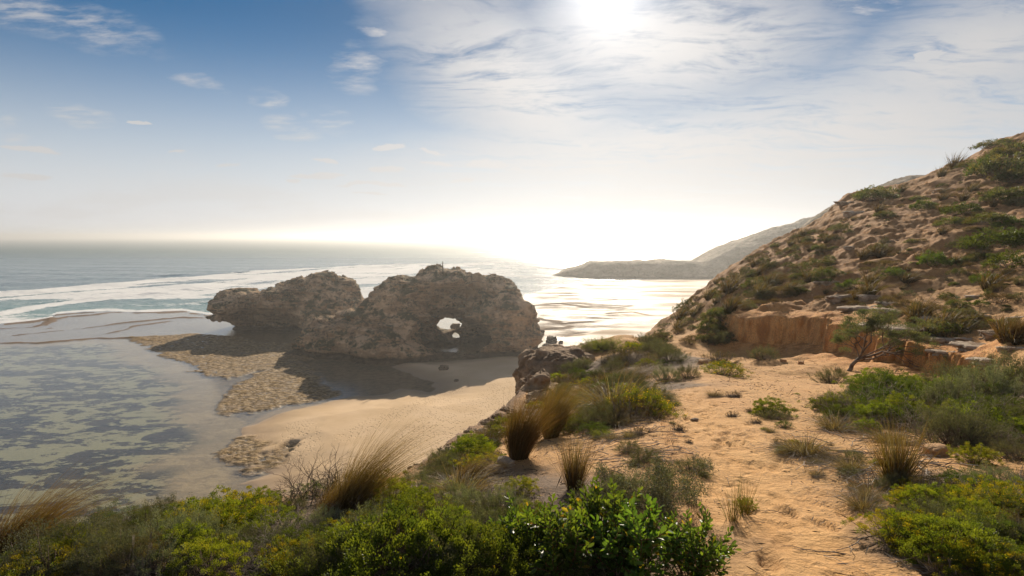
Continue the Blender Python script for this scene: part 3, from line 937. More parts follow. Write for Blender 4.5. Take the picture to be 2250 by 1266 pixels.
def rock_material(name, dark, mid, pale, scale=1.0, strata=1.0, veg=0.0):
    m, b = mkmat(name)
    geo = b.n('ShaderNodeNewGeometry'); pos = geo.outputs['Position']
    nz = b.n('ShaderNodeSeparateXYZ', {0: geo.outputs['Normal']}).outputs[2]
    n1 = b.noise(pos, .16 / scale, 5, .6); n2 = b.noise(pos, .9 / scale, 7, .68); n3 = b.noise(pos, 4.5 / scale, 5, .65)
    lay = b.noise(b.mapping(pos, (.22, .22, 1.9), (R(5), R(-7), 0)), .55 / scale, 7, .70, .8)
    c = b.mix(b.ramp(n2, .38, .60), dark, mid)
    c = b.mix(b.m('MULTIPLY', b.ramp(lay, .44, .62), .55 * strata), c, pale)
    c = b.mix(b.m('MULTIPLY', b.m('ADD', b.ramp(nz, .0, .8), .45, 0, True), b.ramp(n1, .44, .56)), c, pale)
    c = b.mix(b.m('MULTIPLY', b.ramp(n3, .56, .68), .5), c, dark)
    if veg:
        c = b.mix(b.m('MULTIPLY', b.m('MULTIPLY', b.ramp(nz, -.1, .45), b.ramp(b.noise(pos, .20 / scale, 8, .78), .46, .56)), veg), c, b.mix(n3, (.03, .033, .013), (.07, .065, .03)))
    if veg:
        zz_ = b.n('ShaderNodeSeparateXYZ', {0: pos}).outputs[2]
        c = b.mix(b.m('MULTIPLY', b.ramp(b.m('ADD', zz_, b.m('MULTIPLY', n2, 1.6)), 3.0, 1.9), .8), c, (.05, .04, .028))
    h = b.m('ADD', b.m('MULTIPLY', n2, .9 * scale), b.m('MULTIPLY', n3, .22 * scale))
    h = b.m('ADD', h, b.m('MULTIPLY', lay, .35 * scale * strata))
    bump = b.n('ShaderNodeBump', {'Height': h, 'Strength': .85, 'Distance': 1.0})
    bs = b.n('ShaderNodeBsdfPrincipled', {'Base Color': c, 'Roughness': .95, 'Normal': bump})
    bs.inputs['Specular IOR Level'].default_value = .12
    b.n('ShaderNodeOutputMaterial', {'Surface': bs})
    return m


def smin(a, b_, k):
    h = np.clip(.5 + .5 * (b_ - a) / k, 0, 1)
    return b_ * (1 - h) + a * h - k * h * (1 - h)


def smax(a, b_, k):
    return -smin(-a, -b_, k)


def rockify(f, X, Y, Z, amp=1.0, fq=1.0, seed=0, lay=1.0):
    """rough, layered limestone: added only near the surface"""
    m = np.abs(f) < 2.6 * amp
    x, y, z = X[m], Y[m], Z[m]
    n = 1.25 * fbm(x * .13 * fq, y * .13 * fq, z * .17 * fq, oct=3, seed=seed)
    n = n + 1.5 * fbm(x * .42 * fq, y * .42 * fq, z * .55 * fq, oct=4, seed=seed + 3, ridge=True, gain=.68)
    zz = z * fq + .10 * x + .05 * y + 1.1 * vnoise(x * .1 * fq, y * .1 * fq, None, seed + 5)
    l = vnoise(zz * 1.15, x * .05 * fq, y * .05 * fq, seed + 7) + .6 * vnoise(zz * 2.9, x * .12 * fq, y * .12 * fq, seed + 8)
    f = f.copy()
    # big joints and blocks
    bx = x + 1.5 * vnoise(x * .3, y * .3, z * .3, seed + 20); bz = z + .7 * vnoise(x * .2, y * .2, None, seed + 21)
    blk = vnoise(bx * .22 * fq + .1 * z, y * .22 * fq, bz * .45 * fq + .07 * x, seed + 22)
    blk = np.sign(blk) * np.abs(blk) ** .45
    big = fbm(x * .09 * fq, y * .09 * fq, z * .11 * fq, oct=2, seed=seed + 30)
    f[m] += amp * (.60 * n + .40 * lay * l * (.4 + 1.6 * np.abs(big)) + .34 * blk + 2.1 * big + .25 * np.abs(vnoise(x * 1.1, y * 1.1, z * 1.6, seed + 40)))
    return f


def gridbox(lo, hi, h):
    ax = [np.arange(lo[i], hi[i] + h, h) for i in range(3)]
    return np.meshgrid(*ax, indexing='ij')


def ell(X, Y, Z, c, r):
    q = np.sqrt(((X - c[0]) / r[0]) ** 2 + ((Y - c[1]) / r[1]) ** 2 + ((Z - c[2]) / r[2]) ** 2)
    return (q - 1) * min(r)


def prof(pts, Yr):
    q = [P3(x, y, Yr) for x, y in pts]
    return [p[0] for p in q], [p[2] for p in q]


def build_arch():
    h = .34
    X, Y, Z = [g.astype(np.float32) for g in gridbox((-70, 143, -1.5), (13, 202, 27), h)]
    YR = 172.0
    # skyline of the big hump
    sx, sz = prof([(630, 830), (645, 760), (680, 722), (725, 692), (765, 668), (798, 656), (815, 640), (835, 632), (860, 618), (882, 604), (890, 606), (903, 610), (930, 596), (955, 588), (975, 596), (1005, 581), (1030, 592), (1055, 601),
                   (1085, 602), (1110, 613), (1132, 628), (1146, 652), (1152, 680), (1160, 700), (1164, 725), (1178, 745), (1185, 790), (1190, 860)], YR)
    P = np.interp(X + .5 * np.sin(Y * .4), sx, sz, left=-6, right=-12)
    P = P + .9 * fbm(X[:, :, 0] * .55, Y[:, :, 0] * .4, oct=4, seed=91, ridge=True, gain=.65)[:, :, None]
    # how far the mass reaches towards the beach and the sea
    wf = np.interp(X, [-66, -55, -40, -22, -8, 0, 8], [7, 12, 16, 16, 14, 13, 12])
    t = (Y - YR)
    tt = np.where(t < 0, -t / wf, t / 27.0)
    tt = tt * (1 - .10 * np.exp(-((Z - 1.4) / 1.6) ** 2) * 0 + .09 * np.exp(-((Z - .8) / 1.5) ** 2))
    H = np.where(P > 0, P * (1 - np.clip(tt, 0, 1.6) ** 2.4), P)
    f = (Z - H) * .62
    # low spur in front, left
    def spur(pts, hh, w):
        d = line_dist(X, Y, pts)
        return np.maximum((d - w) * .8, Z - hh)
    sp = ell(X, Y, Z, (-44, 163, 2.6), (12, 7, 6.4))
    sp = smin(sp, ell(X, Y, Z, (-32, 158, 2.0), (12, 7.5, 5.6)), 2)
    sp = smin(sp, ell(X, Y, Z, (-24, 160, 2.0), (6, 7, 5.6)), 2)
    sp = smin(sp, ell(X, Y, Z, (-52, 170, 3.0), (6.5, 7, 5.6)), 2)
    f = smin(f, sp, 3.0)
    # right foot of the arch and shoulder
    f = smin(f, ell(X, Y, Z, (1, 166, 3.0), (7.0, 7, 5.0)), 1.6)
    f = smin(f, ell(X, Y, Z, (-1.0, 165, 9.0), (7, 7, 9)), 3)
    # undercut at the water line
    f = f + .9 * np.exp(-((Z - .9) / 1.1) ** 2)
    # recess in the face, cave below it, window through to the sea
    c = P3(985, 668, 155)
    f = smax(f, -ell(X, Y, Z, (c[0] - .5, 154.0, c[2] + .0), (12.5, 17.5, 6.2)), .2)
    c = P3(990, 728, 156)
    f = smax(f, -ell(X, Y, Z, (c[0] + .4, 158, c[2] - 1.0), (10.2, 20, 5.2)), .15)
    f = smax(f, -ell(X, Y, Z, (c[0] + 1.5, 172, 6.0), (14.5, 14, 5.5)), .3)
    f = smax(f, -ell(X, Y, Z, (c[0] + 1.5, 158, c[2] - 3.0), (6.5, 9, 3.0)), .5)
    d0 = np.array(P3(984, 716, 160)); d1 = np.array(P3(984, 716, 204))
    tq = np.clip((Y - d0[1]) / (d1[1] - d0[1]), -.4, 1.2)
    hx = d0[0] + (d1[0] - d0[0]) * tq; hz = d0[2] + (d1[2] - d0[2]) * tq
    tun = (np.sqrt(((X - hx) / 4.3) ** 2 + ((Z - hz) / 1.9) ** 2) - 1) * 2.0
    f = smax(f, -tun, .3)
    d0 = np.array(P3(1000, 736, 160)); d1 = np.array(P3(1000, 736, 204))
    hx = d0[0] + (d1[0] - d0[0]) * tq; hz = d0[2] + (d1[2] - d0[2]) * tq
    tun = (np.sqrt(((X - hx) / 2.1) ** 2 + ((Z - hz) / 1.35) ** 2) - 1) * 1.5
    f = smax(f, -tun, .3)
    # gully between the hump and the spur
    c = P3(690, 735, 160)
    f = smax(f, -ell(X, Y, Z, (c[0] + 1.5, 160, 10.0), (5, 8, 2.5)), 1.5)
    f = rockify(f, X, Y, Z, 1.0, 1.0, seed=101)
    f = np.maximum(f, -1.2 - Z)
    V, Fc = surface_nets(f, (X[0, 0, 0], Y[0, 0, 0], Z[0, 0, 0]), h)
    V, Fc = drop_loose(V, Fc)
    m = rock_material('arch_limestone', (.10, .066, .04), (.33, .205, .115), (.56, .38, .23), 1.0, 1.0, 1.0)
    o = mesh_np('sea_arch', V, Fc, m, False)
    archV = V
    tag(o, 'large brown limestone sea arch with a cave window through it, standing on the beach', 'sea arch')

    # second mass to the left, with an overhang above the pool
    X, Y, Z = [g.astype(np.float32) for g in gridbox((-112, 182, -1.5), (-44, 238, 23), h)]
    YR = 212.0
    sx, sz = prof([(488, 800), (496, 700), (500, 665), (520, 651), (560, 645), (590, 634), (640, 617), (660, 611), (690, 607), (725, 606), (745, 616), (770, 626), (788, 642), (796, 658), (800, 700), (812, 790)], YR)
    P = np.interp(X + .4 * np.sin(Y * .5), sx, sz, left=-8, right=-10)
    P = P + .8 * fbm(X[:, :, 0] * .6, Y[:, :, 0] * .45, oct=4, seed=95, ridge=True, gain=.65)[:, :, None]
    wf = np.interp(X, [-100, -92, -74, -55], [11, 18, 19, 18])
    t = Y - YR
    tt = np.where(t < 0, -t / wf, t / 16.0)
    H = np.where(P > 0, P * (1 - np.clip(tt, 0, 1.6) ** 2.8), P)
    f = (Z - H) * .62
    f = smin(f, ell(X, Y, Z, (-92, 204, 9.5), (8, 10, 5.5)), 2.5)
    f = smin(f, ell(X, Y, Z, (-80, 200, 9.5), (9, 8, 5.0)), 2.5)
    # overhang
    f = smax(f, -ell(X, Y, Z, (-84, 190, 2.2), (17, 16.5, 6.0)), 1.0)
    f = smax(f, -ell(X, Y, Z, (-101, 204, 1.0), (6, 10, 3.4)), 1.0)
    f = smin(f, ell(X, Y, Z, (-98, 206, 4.6), (4.6, 5, 1.7)), .8)
    f = f + .6 * np.exp(-((Z - .7) / 1.0) ** 2)
    f = rockify(f, X, Y, Z, .95, 1.05, seed=151)
    f = np.maximum(f, -1.2 - Z)
    V, Fc = surface_nets(f, (X[0, 0, 0], Y[0, 0, 0], Z[0, 0, 0]), h)
    V, Fc = drop_loose(V, Fc)
    o = mesh_np('sea_stack', V, Fc, m, False)
    tag(o, 'lower brown sea stack with an undercut dark hollow, left of the arch beside the pool', 'sea stack')
    # post standing on top of the arch
    x, y, z = P3(973, 601, 170)
    m_ = (np.abs(archV[:, 0] - x) < .8) & (np.abs(archV[:, 1] - y) < .8)
    x0, y0, z0 = x, y, (archV[m_, 2].max() if m_.any() else z) - .5
    ang = np.linspace(0, 2 * np.pi, 9)[:-1]
    V = []; Fq = []
    for k, (hh, r) in enumerate(((0, .17), (1.4, .15), (3.1, .14), (3.16, .05))):
        for a_ in ang:
            V.append((x0 + r * math.cos(a_), y0 + r * math.sin(a_), z0 + hh))
    for k in range(3):
        for i in range(8):
            Fq.append((k * 8 + i, k * 8 + (i + 1) % 8, k * 8 + 8 + (i + 1) % 8, k * 8 + 8 + i))
    pm, b = mkmat('post_wood')
    bs = b.n('ShaderNodeBsdfPrincipled', {'Base Color': b.mix(b.noise(None, 8), (.06, .045, .03), (.12, .09, .06)), 'Roughness': .9})
    b.n('ShaderNodeOutputMaterial', {'Surface': bs})
    o = mesh_np('marker_post', V, Fq, pm)
    tag(o, 'thin dark upright marker post on top of the rock arch', 'post')


build_arch()
print('arch', time.time() - T0)


def far_land():
    m = rock_material('far_scrub', (.10, .085, .055), (.18, .14, .095), (.33, .26, .19), 3.0, .5, .5)  # dune scrub, its tones lightened to imitate haze over the headland
    # headland: low shelf running out to sea from a tall hill
    nc, nr = 260, 120
    x = np.linspace(0, 1, nc)
    pts = [(1195, 609), (1215, 604), (1240, 592), (1280, 582), (1300, 573), (1330, 572), (1400, 571), (1470, 571), (1530, 573), (1550, 562), (1600, 535), (1640, 520), (1690, 503), (1740, 488), (1800, 471), (1860, 455), (2000, 440), (2300, 430), (2700, 470)]
    Yr = 500.0
    q = [P3(a_, b_, Yr) for a_, b_ in pts]
    xs = np.linspace(q[0][0], q[-1][0], nc)
    top = np.interp(xs, [p[0] for p in q], [p[2] for p in q])
    s = np.linspace(-1, 1, nr)
    W = np.interp(xs, [q[0][0], q[4][0], q[8][0], q[14][0], q[-1][0]], [3, 30, 38, 60, 90])
    X = np.repeat(xs[None], nr, 0); Y = Yr + s[:, None] * W[None] + 0 * X
    prof_ = 1 - np.abs(s) ** 5
    steep = 1 - np.abs(s) ** 1.8
    k = sstep(q[8][0], q[14][0], xs)[None]
    Zb = top[None] * (prof_[:, None] * (1 - k) + steep[:, None] * k)
    Z = Zb + (fbm(X * .08, Y * .08, oct=5, seed=201) * (1.6 + 2.0 * k) + .9 * k * np.abs(fbm(X * .4, Y * .4, oct=3, seed=203))) * sstep(0, 8, Zb) - .6
    V = np.stack([X.ravel(), Y.ravel(), Z.ravel()], 1)
    o = mesh_np('headland', V, grid_faces(nr, nc), m, True); tag(o, kind='structure')
    # nearer dune summit peeping over the ridge
    pts = [(1700, 560), (1850, 440), (1905, 424), (1940, 408), (1975, 393), (2010, 388), (2035, 390), (2060, 400), (2150, 410), (2300, 440), (2500, 520)]
    Yr = 150.0
    q = [P3(a_, b_, Yr) for a_, b_ in pts]
    nc, nr = 220, 120
    xs = np.linspace(q[0][0], q[-1][0], nc)
    top = np.interp(xs, [p[0] for p in q], [p[2] for p in q]); s = np.linspace(-1, 1, nr)
    X = np.repeat(xs[None], nr, 0); Y = Yr + s[:, None] * 45 + 0 * X
    Z = 10 + (top[None] - 10) * (1 - np.abs(s[:, None]) ** 1.7) + .8 * fbm(X * .12, Y * .12, oct=4, seed=205) + .45 * np.abs(fbm(X * .9, Y * .9, oct=3, seed=206))
    V = np.stack([X.ravel(), Y.ravel(), Z.ravel()], 1)
    o = mesh_np('hill', V, grid_faces(nr, nc), m, True); tag(o, kind='structure')


far_land()
print('far', time.time() - T0)
# ------------------------------------------------------------------ plants, built from many small leaves, blades and twigs
rng = np.random.default_rng(7)


def leaf_mat(name, trans=.45, rough=.55, spec=.25):
    m, b = mkmat(name)
    c = b.attr('col', 'Color')
    oi = b.n('ShaderNodeObjectInfo').outputs['Random']
    hs = b.n('ShaderNodeHueSaturation', {'Hue': b.m('ADD', .485, b.m('MULTIPLY', oi, .03)), 'Saturation': 1.0, 'Value': b.m('ADD', .85, b.m('MULTIPLY', oi, .3)), 'Color': c}).outputs[0]
    bs = b.n('ShaderNodeBsdfPrincipled', {'Base Color': b.mix(1.0, hs, (.84, .84, .84), 'MULTIPLY'), 'Roughness': rough})
    bs.inputs['Specular IOR Level'].default_value = spec
    tc = b.mix(1.0, hs, (1.45, 1.3, .42), 'MULTIPLY')
    tl = b.n('ShaderNodeBsdfTranslucent', {'Color': tc})
    mx = b.n('ShaderNodeMixShader', {0: trans, 1: bs, 2: tl})
    b.n('ShaderNodeOutputMaterial', {'Surface': mx})
    return m


def stem_mat(name, c1, c2, rough=.9):
    m, b = mkmat(name)
    n = b.noise(b.n('ShaderNodeTexCoord').outputs['Object'], 14, 4)
    bs = b.n('ShaderNodeBsdfPrincipled', {'Base Color': b.mix(b.ramp(n, .35, .65), c1, c2), 'Roughness': rough})
    bs.inputs['Specular IOR Level'].default_value = .2
    b.n('ShaderNodeOutputMaterial', {'Surface': bs})
    return m


M_LEAF = leaf_mat('leaf', .46)
M_GREY = leaf_mat('felted_leaf', .22, .8, .1)
M_BIG = leaf_mat('glossy_leaf', .5, .38, .4)
M_GRASS = leaf_mat('grass_blade', .30, .7, .2)
M_STEM = stem_mat('shrub_stem', (.09, .06, .04), (.19, .14, .10))
M_DEAD = stem_mat('dead_twig', (.13, .10, .08), (.30, .25, .20))
M_PALE = stem_mat('bleached_stick', (.30, .24, .19), (.55, .48, .41))


def unit(v):
    return v / np.maximum(np.linalg.norm(v, axis=-1, keepdims=True), 1e-9)


def leaf_quads(P, D, L, W, r, fold=False, C=None):
    n = len(P)
    D = unit(D)
    S = unit(np.cross(D, unit(r.normal(size=(n, 3)))))
    L = np.broadcast_to(np.asarray(L, float), (n,))[:, None]; W = np.broadcast_to(np.asarray(W, float), (n,))[:, None]
    if fold:
        N = np.cross(S, D)
        q = np.stack([P, P + D * L * .40 + S * W * .45 + N * W * .18, P + D * L * .78 + S * W * .42 + N * W * .16, P + D * L - N * W * .1,
                      P + D * L * .78 - S * W * .42 + N * W * .16, P + D * L * .40 - S * W * .45 + N * W * .18], 1)
        V = q.reshape(-1, 3); i = np.arange(n)[:, None] * 6
        Fq = np.concatenate([i + np.array([[0, 1, 2, 3]]), i + np.array([[0, 3, 4, 5]])])
        Cv = np.repeat(C, 6, 0)
    else:
        q = np.stack([P, P + D * L * .6 + S * W * .5, P + D * L, P + D * L * .6 - S * W * .5], 1)
        V = q.reshape(-1, 3); i = np.arange(n)[:, None] * 4
        Fq = i + np.array([[0, 1, 2, 3]])
        Cv = np.repeat(C, 4, 0)
    return V, Fq, Cv


def tubes(lines, sides=3):
    """lines: list of (pts (k,3), r0, r1)"""
    VV = []; FF = []; base = 0
    ang = np.arange(sides) * 2 * np.pi / sides
    for pts, r0, r1 in lines:
        pts = np.asarray(pts, float); k = len(pts)
        T = np.gradient(pts, axis=0); T = unit(T)
        ref = np.array([.3, .5, .81]) if abs(T[0][2]) < .8 else np.array([.9, .3, .1])
        U = unit(np.cross(T, ref)); Wv = np.cross(T, U)
        rr = np.linspace(r0, r1, k)[:, None, None]
        ring = pts[:, None] + rr * (np.cos(ang)[None, :, None] * U[:, None] + np.sin(ang)[None, :, None] * Wv[:, None])
        VV.append(ring.reshape(-1, 3))
        i = np.arange(k - 1)[:, None] * sides + np.arange(sides)[None]
        j = np.arange(k - 1)[:, None] * sides + (np.arange(sides)[None] + 1) % sides
        FF.append(np.stack([i, j, j + sides, i + sides], -1).reshape(-1, 4) + base)
        base += k * sides
    return np.concatenate(VV), np.concatenate(FF)


def curve(a, b_, bend, r, k=5):
    t = np.linspace(0, 1, k)[:, None]
    p = a + (b_ - a) * t
    return p + bend * (t * (1 - t)) * 4 + r.normal(size=(k, 3)) * np.linalg.norm(b_ - a) * .018 * np.minimum(t * 4, 1)


PROTO = {}
FAR = Vector((0, -500, -500))


def thing(name, parts):
    e = bpy.data.objects.new(name, None)
    e.empty_display_size = .2
    COL.objects.link(e)
    for p in parts:
        p.parent = e
    return e


def dome_shrub(key, name, seed, R_=.5, H=.42, nclump=120, per=90, L=.016, W=.008, cols=None, rc=.055, up=.5, mat=None, stems=70, fold=False, spike=0.0, skirt=0, gap=.0, stemcol=None, flower=None):
    r = np.random.default_rng(seed)
    th = r.uniform(0, 2 * np.pi, nclump); u = r.uniform(.02, 1, nclump) ** .8
    lump = 1 + .16 * np.sin(th * 3 + seed) + .12 * np.sin(th * 5 + 2 * seed) + .10 * r.normal(size=nclump)
    rad = r.uniform(.72, 1.0, nclump)
    C = np.stack([np.cos(th) * np.sqrt(1 - (u * .98) ** 2) * R_ * lump * rad, np.sin(th) * np.sqrt(1 - (u * .98) ** 2) * R_ * lump * rad, (u * H * rad * (1 + .14 * r.normal(size=nclump))) + .02], 1)
    if gap:
        keep = (np.sin(th * 2 + seed) + np.sin(u * 7 + th)) * .5 + r.normal(size=nclump) * .3 > -1 + gap
        C = C[keep]
    nclump = len(C)
    O = unit(C * np.array([1, 1, R_ / H]) + np.array([0, 0, R_ * .25]))
    idx = np.repeat(np.arange(nclump), per)
    n = len(idx)
    crad = rc * r.uniform(.6, 1.35, nclump)
    g = unit(r.normal(size=(n, 3))) * (r.uniform(0, 1, (n, 1)) ** .45)
    P = C[idx] + g * crad[idx][:, None] * np.array([1, 1, .75]) + O[idx] * (spike * crad[idx] * r.uniform(-1, 1, n))[:, None]
    P[:, 2] = np.maximum(P[:, 2], .005)
    D = O[idx] * 1.0 + g * .9 + np.array([0, 0, up]) + r.normal(size=(n, 3)) * .35
    cols = np.array(cols)
    cols = cols * 1.0; ci = r.integers(0, len(cols), nclump)
    cc = cols[ci][idx] * r.uniform(.75, 1.25, (n, 1))
    tipc = cols[r.integers(0, len(cols), n)]
    cc = cc * .7 + tipc * .3
    V, Fq, Cv = leaf_quads(P, D, L * r.uniform(.7, 1.3, n), W * r.uniform(.8, 1.2, n), r, fold, cc)
    if flower is not None:
        nf = flower[1]; k = r.integers(0, nclump, nf)
        Pf = C[k] + O[k] * crad[k][:, None] * .9 + r.normal(size=(nf, 3)) * rc * .5
        vf, ff, cf = leaf_quads(Pf, unit(r.normal(size=(nf, 3)) + np.array([0, 0, 1])), L * 1.1, L * .9, r, False, np.tile(np.array(flower[0]), (nf, 1)))
        Fq = np.concatenate([Fq, ff + len(V)]) if Fq.shape[1] == 4 else Fq
        V = np.concatenate([V, vf]); Cv = np.concatenate([Cv, cf])
    parts = [mesh_np('foliage', V, Fq, mat or M_LEAF, False, {'col': Cv})]
    ls = []
    for k in r.integers(0, nclump, stems):
        b0 = np.array([r.normal() * R_ * .12, r.normal() * R_ * .12, -.03])
        ls.append((curve(b0, C[k], np.array([C[k][0] * .15, C[k][1] * .15, -.10 * H]), r), R_ * .018, R_ * .005))
        if r.random() < .7:
            m_ = (b0 + C[k]) / 2 + np.array([0, 0, -.05 * H])
            t = C[r.integers(0, nclump)] * .9
            e2 = m_ + (t - m_) * .5 + r.normal(size=3) * R_ * .08
            ls.append((curve(m_, e2, r.normal(size=3) * R_ * .04, r, 4), R_ * .008, R_ * .003))
    for k in range(skirt):
        a_ = r.uniform(0, 2 * np.pi); q = np.array([math.cos(a_), math.sin(a_), 0]) * R_ * r.uniform(.5, 1.25)
        q[2] = r.uniform(.0, .12) * H
        ls.append((curve(np.array([0, 0, .03]), q, np.array([0, 0, .12 * H]), r), R_ * .009, R_ * .003))
    V, Fq = tubes(ls)
    parts.append(mesh_np('stems', V, Fq, stemcol or M_STEM))
    e = thing(name, parts); e['w'] = 2 * R_ * 1.12
    PROTO[key] = e


def grass_tuft(key, name, seed, n=900, H=.6, base=.09, spread=.35, wind=(.25, 0), cols=None, wdt=.0035, droop=.3, seg=6, hvar=.3):
    r = np.random.default_rng(seed)
    a_ = r.uniform(0, 2 * np.pi, n); rr = np.sqrt(r.uniform(0, 1, n)) * base
    B0 = np.stack([np.cos(a_) * rr, np.sin(a_) * rr, np.zeros(n) - .02], 1)
    lean = np.stack([np.cos(a_) * spread * (rr / base) + r.normal(size=n) * .16 * (1 + spread), np.sin(a_) * spread * (rr / base) + r.normal(size=n) * .16 * (1 + spread), np.ones(n)], 1)
    Hh = H * np.clip(1 + hvar * r.normal(size=n), .3, 1.5)
    t = np.linspace(0, 1, seg)
    dirh = unit(lean)
    Pp = B0[:, None] + dirh[:, None] * (Hh[:, None] * t[None])[..., None]
    w = np.array([wind[0], wind[1], 0.0])
    Pp = Pp + w * (Hh[:, None] * t[None] ** 2)[..., None] * r.uniform(.6, 1.4, (n, 1, 1))
    dr = droop * r.uniform(.2, 1.8, n)
    out = np.stack([dirh[:, 0], dirh[:, 1], np.zeros(n)], 1)
    Pp = Pp + (out * dr[:, None])[:, None] * (Hh[:, None] * t[None] ** 2.5)[..., None]
    Pp[..., 2] -= (dr[:, None] * .7 * Hh[:, None] * t[None] ** 2.6)
    Pp[..., 2] = np.maximum(Pp[..., 2], -.02)
    S = unit(np.cross(dirh, unit(r.normal(size=(n, 3)))))
    ww = wdt * (1 - t ** 1.6 * .9) * r.uniform(.7, 1.3, (n, 1))
    Lq = Pp + S[:, None] * ww[..., None] * .5; Rq = Pp - S[:, None] * ww[..., None] * .5
    V = np.stack([Lq, Rq], 2).reshape(-1, 3)
    i = (np.arange(n)[:, None] * seg + np.arange(seg - 1)[None]).ravel() * 2
    Fq = np.stack([i, i + 1, i + 3, i + 2], 1)
    cols = np.array(cols) * .62
    cb = cols[r.integers(0, len(cols), n)] * r.uniform(.75, 1.3, (n, 1))
    C = cb[:, None] * (.95 + .4 * t[None, :, None])
    C = np.repeat(C.reshape(-1, 3), 2, 0)
    h = n * 3 // 5
    k1 = h * seg * 2; f1 = h * (seg - 1)
    o1 = mesh_np('green_blades' if False else 'outer_blades', V[:k1], Fq[:f1], M_GRASS, False, {'col': C[:k1]})
    o2 = mesh_np('inner_blades', V[k1:], Fq[f1:] - k1, M_GRASS, False, {'col': C[k1:]})
    e = thing(name, [o1, o2]); e['w'] = 2 * (base + spread * H * .8)
    e['h'] = H
    PROTO[key] = e


def twig_tree(r, base, d, L, rad, depth, out, spread=.55, up=.15, split=(2, 4)):
    k = 5
    end = base + d * L
    pts = curve(base, end, r.normal(size=3) * L * .10, r, k)
    out.append((pts, rad, rad * .62))
    if depth == 0:
        return [pts[-1]]
    tips = []
    for i in range(r.integers(*split)):
        nd = unit(d + r.normal(size=3) * spread + np.array([0, 0, up]))
        s = pts[-1] if i == 0 else pts[r.integers(2, k)]
        tips += twig_tree(r, s, nd, L * r.uniform(.55, .85), rad * .6, depth - 1, out, spread, up, split)
    return tips


def dead_bush(key, name, seed, nst=14, L=.17, depth=4, rad=.006, spread=.6, flat=.6, mat=None, leaf=None, twigs2=None):
    r = np.random.default_rng(seed); out = []; tips = []
    for i in range(nst):
        a_ = r.uniform(0, 2 * np.pi)
        d = unit(np.array([math.cos(a_), math.sin(a_), flat * r.uniform(.5, 1.8)]))
        tips += twig_tree(r, np.array([0, 0, -.02]) + .06 * r.normal(size=3) * np.array([1, 1, 0]), d, L * r.uniform(.7, 1.2), rad, depth, out, spread, .02)
    big = [o for o in out if o[1] > rad * .3]; small = [o for o in out if o[1] <= rad * .3]
    for o in out:
        o[0][:, 2] = np.maximum(o[0][:, 2], .003)
    V, Fq = tubes(big + small); parts = [mesh_np('branches', V, Fq, mat or M_DEAD)]
    if leaf:
        T = np.array(tips); idx = np.repeat(np.arange(len(T)), leaf[0])
        n = len(idx); P = T[idx] + r.normal(size=(n, 3)) * leaf[3]
        cols = np.array(leaf[4]); cc = cols[r.integers(0, len(cols), n)] * r.uniform(.7, 1.25, (n, 1))
        V, Fq, Cv = leaf_quads(P, r.normal(size=(n, 3)) + np.array([0, 0, .8]), leaf[1] * r.uniform(.7, 1.3, n), leaf[2], r, False, cc)
        parts.append(mesh_np('foliage', V, Fq, leaf[5], False, {'col': Cv}))
    e = thing(name, parts)
    allp = np.concatenate([o[0] for o in out]); e['w'] = float(np.percentile(np.hypot(allp[:, 0], allp[:, 1]), 92)) * 2
    PROTO[key] = e


def broad_leaf(key, name, seed, nst=20, H=.42, L=.048, W=.021):
    r = np.random.default_rng(seed); ls = []; P = []; D = []; S = []
    for i in range(nst):
        a_ = r.uniform(0, 2 * np.pi); q = r.uniform(.1, 1)
        end = np.array([math.cos(a_) * .26 * q, math.sin(a_) * .26 * q, H * r.uniform(.6, 1.1) * (1 - .3 * q * q)])
        b0 = np.array([math.cos(a_), math.sin(a_), 0]) * .04 * q
        st = [(b0, end)]
        for j in range(r.integers(1, 4)):
            m_ = b0 + (end - b0) * r.uniform(.35, .7)
            st.append((m_, m_ + unit(end - b0 + r.normal(size=3) * .35 + np.array([0, 0, .1])) * r.uniform(.10, .22)))
        for (s0, s1) in st:
            pts = curve(s0, s1, np.array([math.cos(a_), math.sin(a_), -.5]) * .02, r, 7)
            ls.append((pts, .0035, .0014))
            nl = int(np.linalg.norm(s1 - s0) / .0115)
            ax = unit(s1 - s0)
            for k in range(nl):
                t = .18 + .82 * (k + .5) / nl
                p = pts[0] + 0
                x = t * 6; i0 = min(int(x), 5); p = pts[i0] + (pts[i0 + 1] - pts[i0]) * (x - i0)
                ph = k * 2.4 + i
                side = unit(np.cross(ax, np.array([math.cos(ph), math.sin(ph), .2])))
                P.append(p); D.append(side * (.75 if t < .93 else .3) + ax * .85 + r.normal(size=3) * .12)
                S.append((.65 + .45 * math.sin(min(t, .85) * 3.1)) * r.uniform(.75, 1.15))
    P = np.array(P); D = np.array(D); S = np.array(S); n = len(P)
    cols = np.array([(.08, .145, .025), (.105, .175, .03), (.065, .11, .025), (.135, .205, .035)])
    cc = cols[r.integers(0, 4, n)] * r.uniform(.8, 1.2, (n, 1))
    yl = r.random(n) < .02; cc[yl] = (.35, .26, .03)
    V, Fq, Cv = leaf_quads(P, D, L * S, W * S, r, True, cc)
    p1 = mesh_np('foliage', V, Fq, M_BIG, False, {'col': Cv})
    V, Fq = tubes(ls, 4); p2 = mesh_np('stems', V, Fq, stem_mat('ruddy_stem', (.12, .055, .03), (.20, .10, .05)))
    e = thing(name, [p1, p2]); e['w'] = .62; PROTO[key] = e


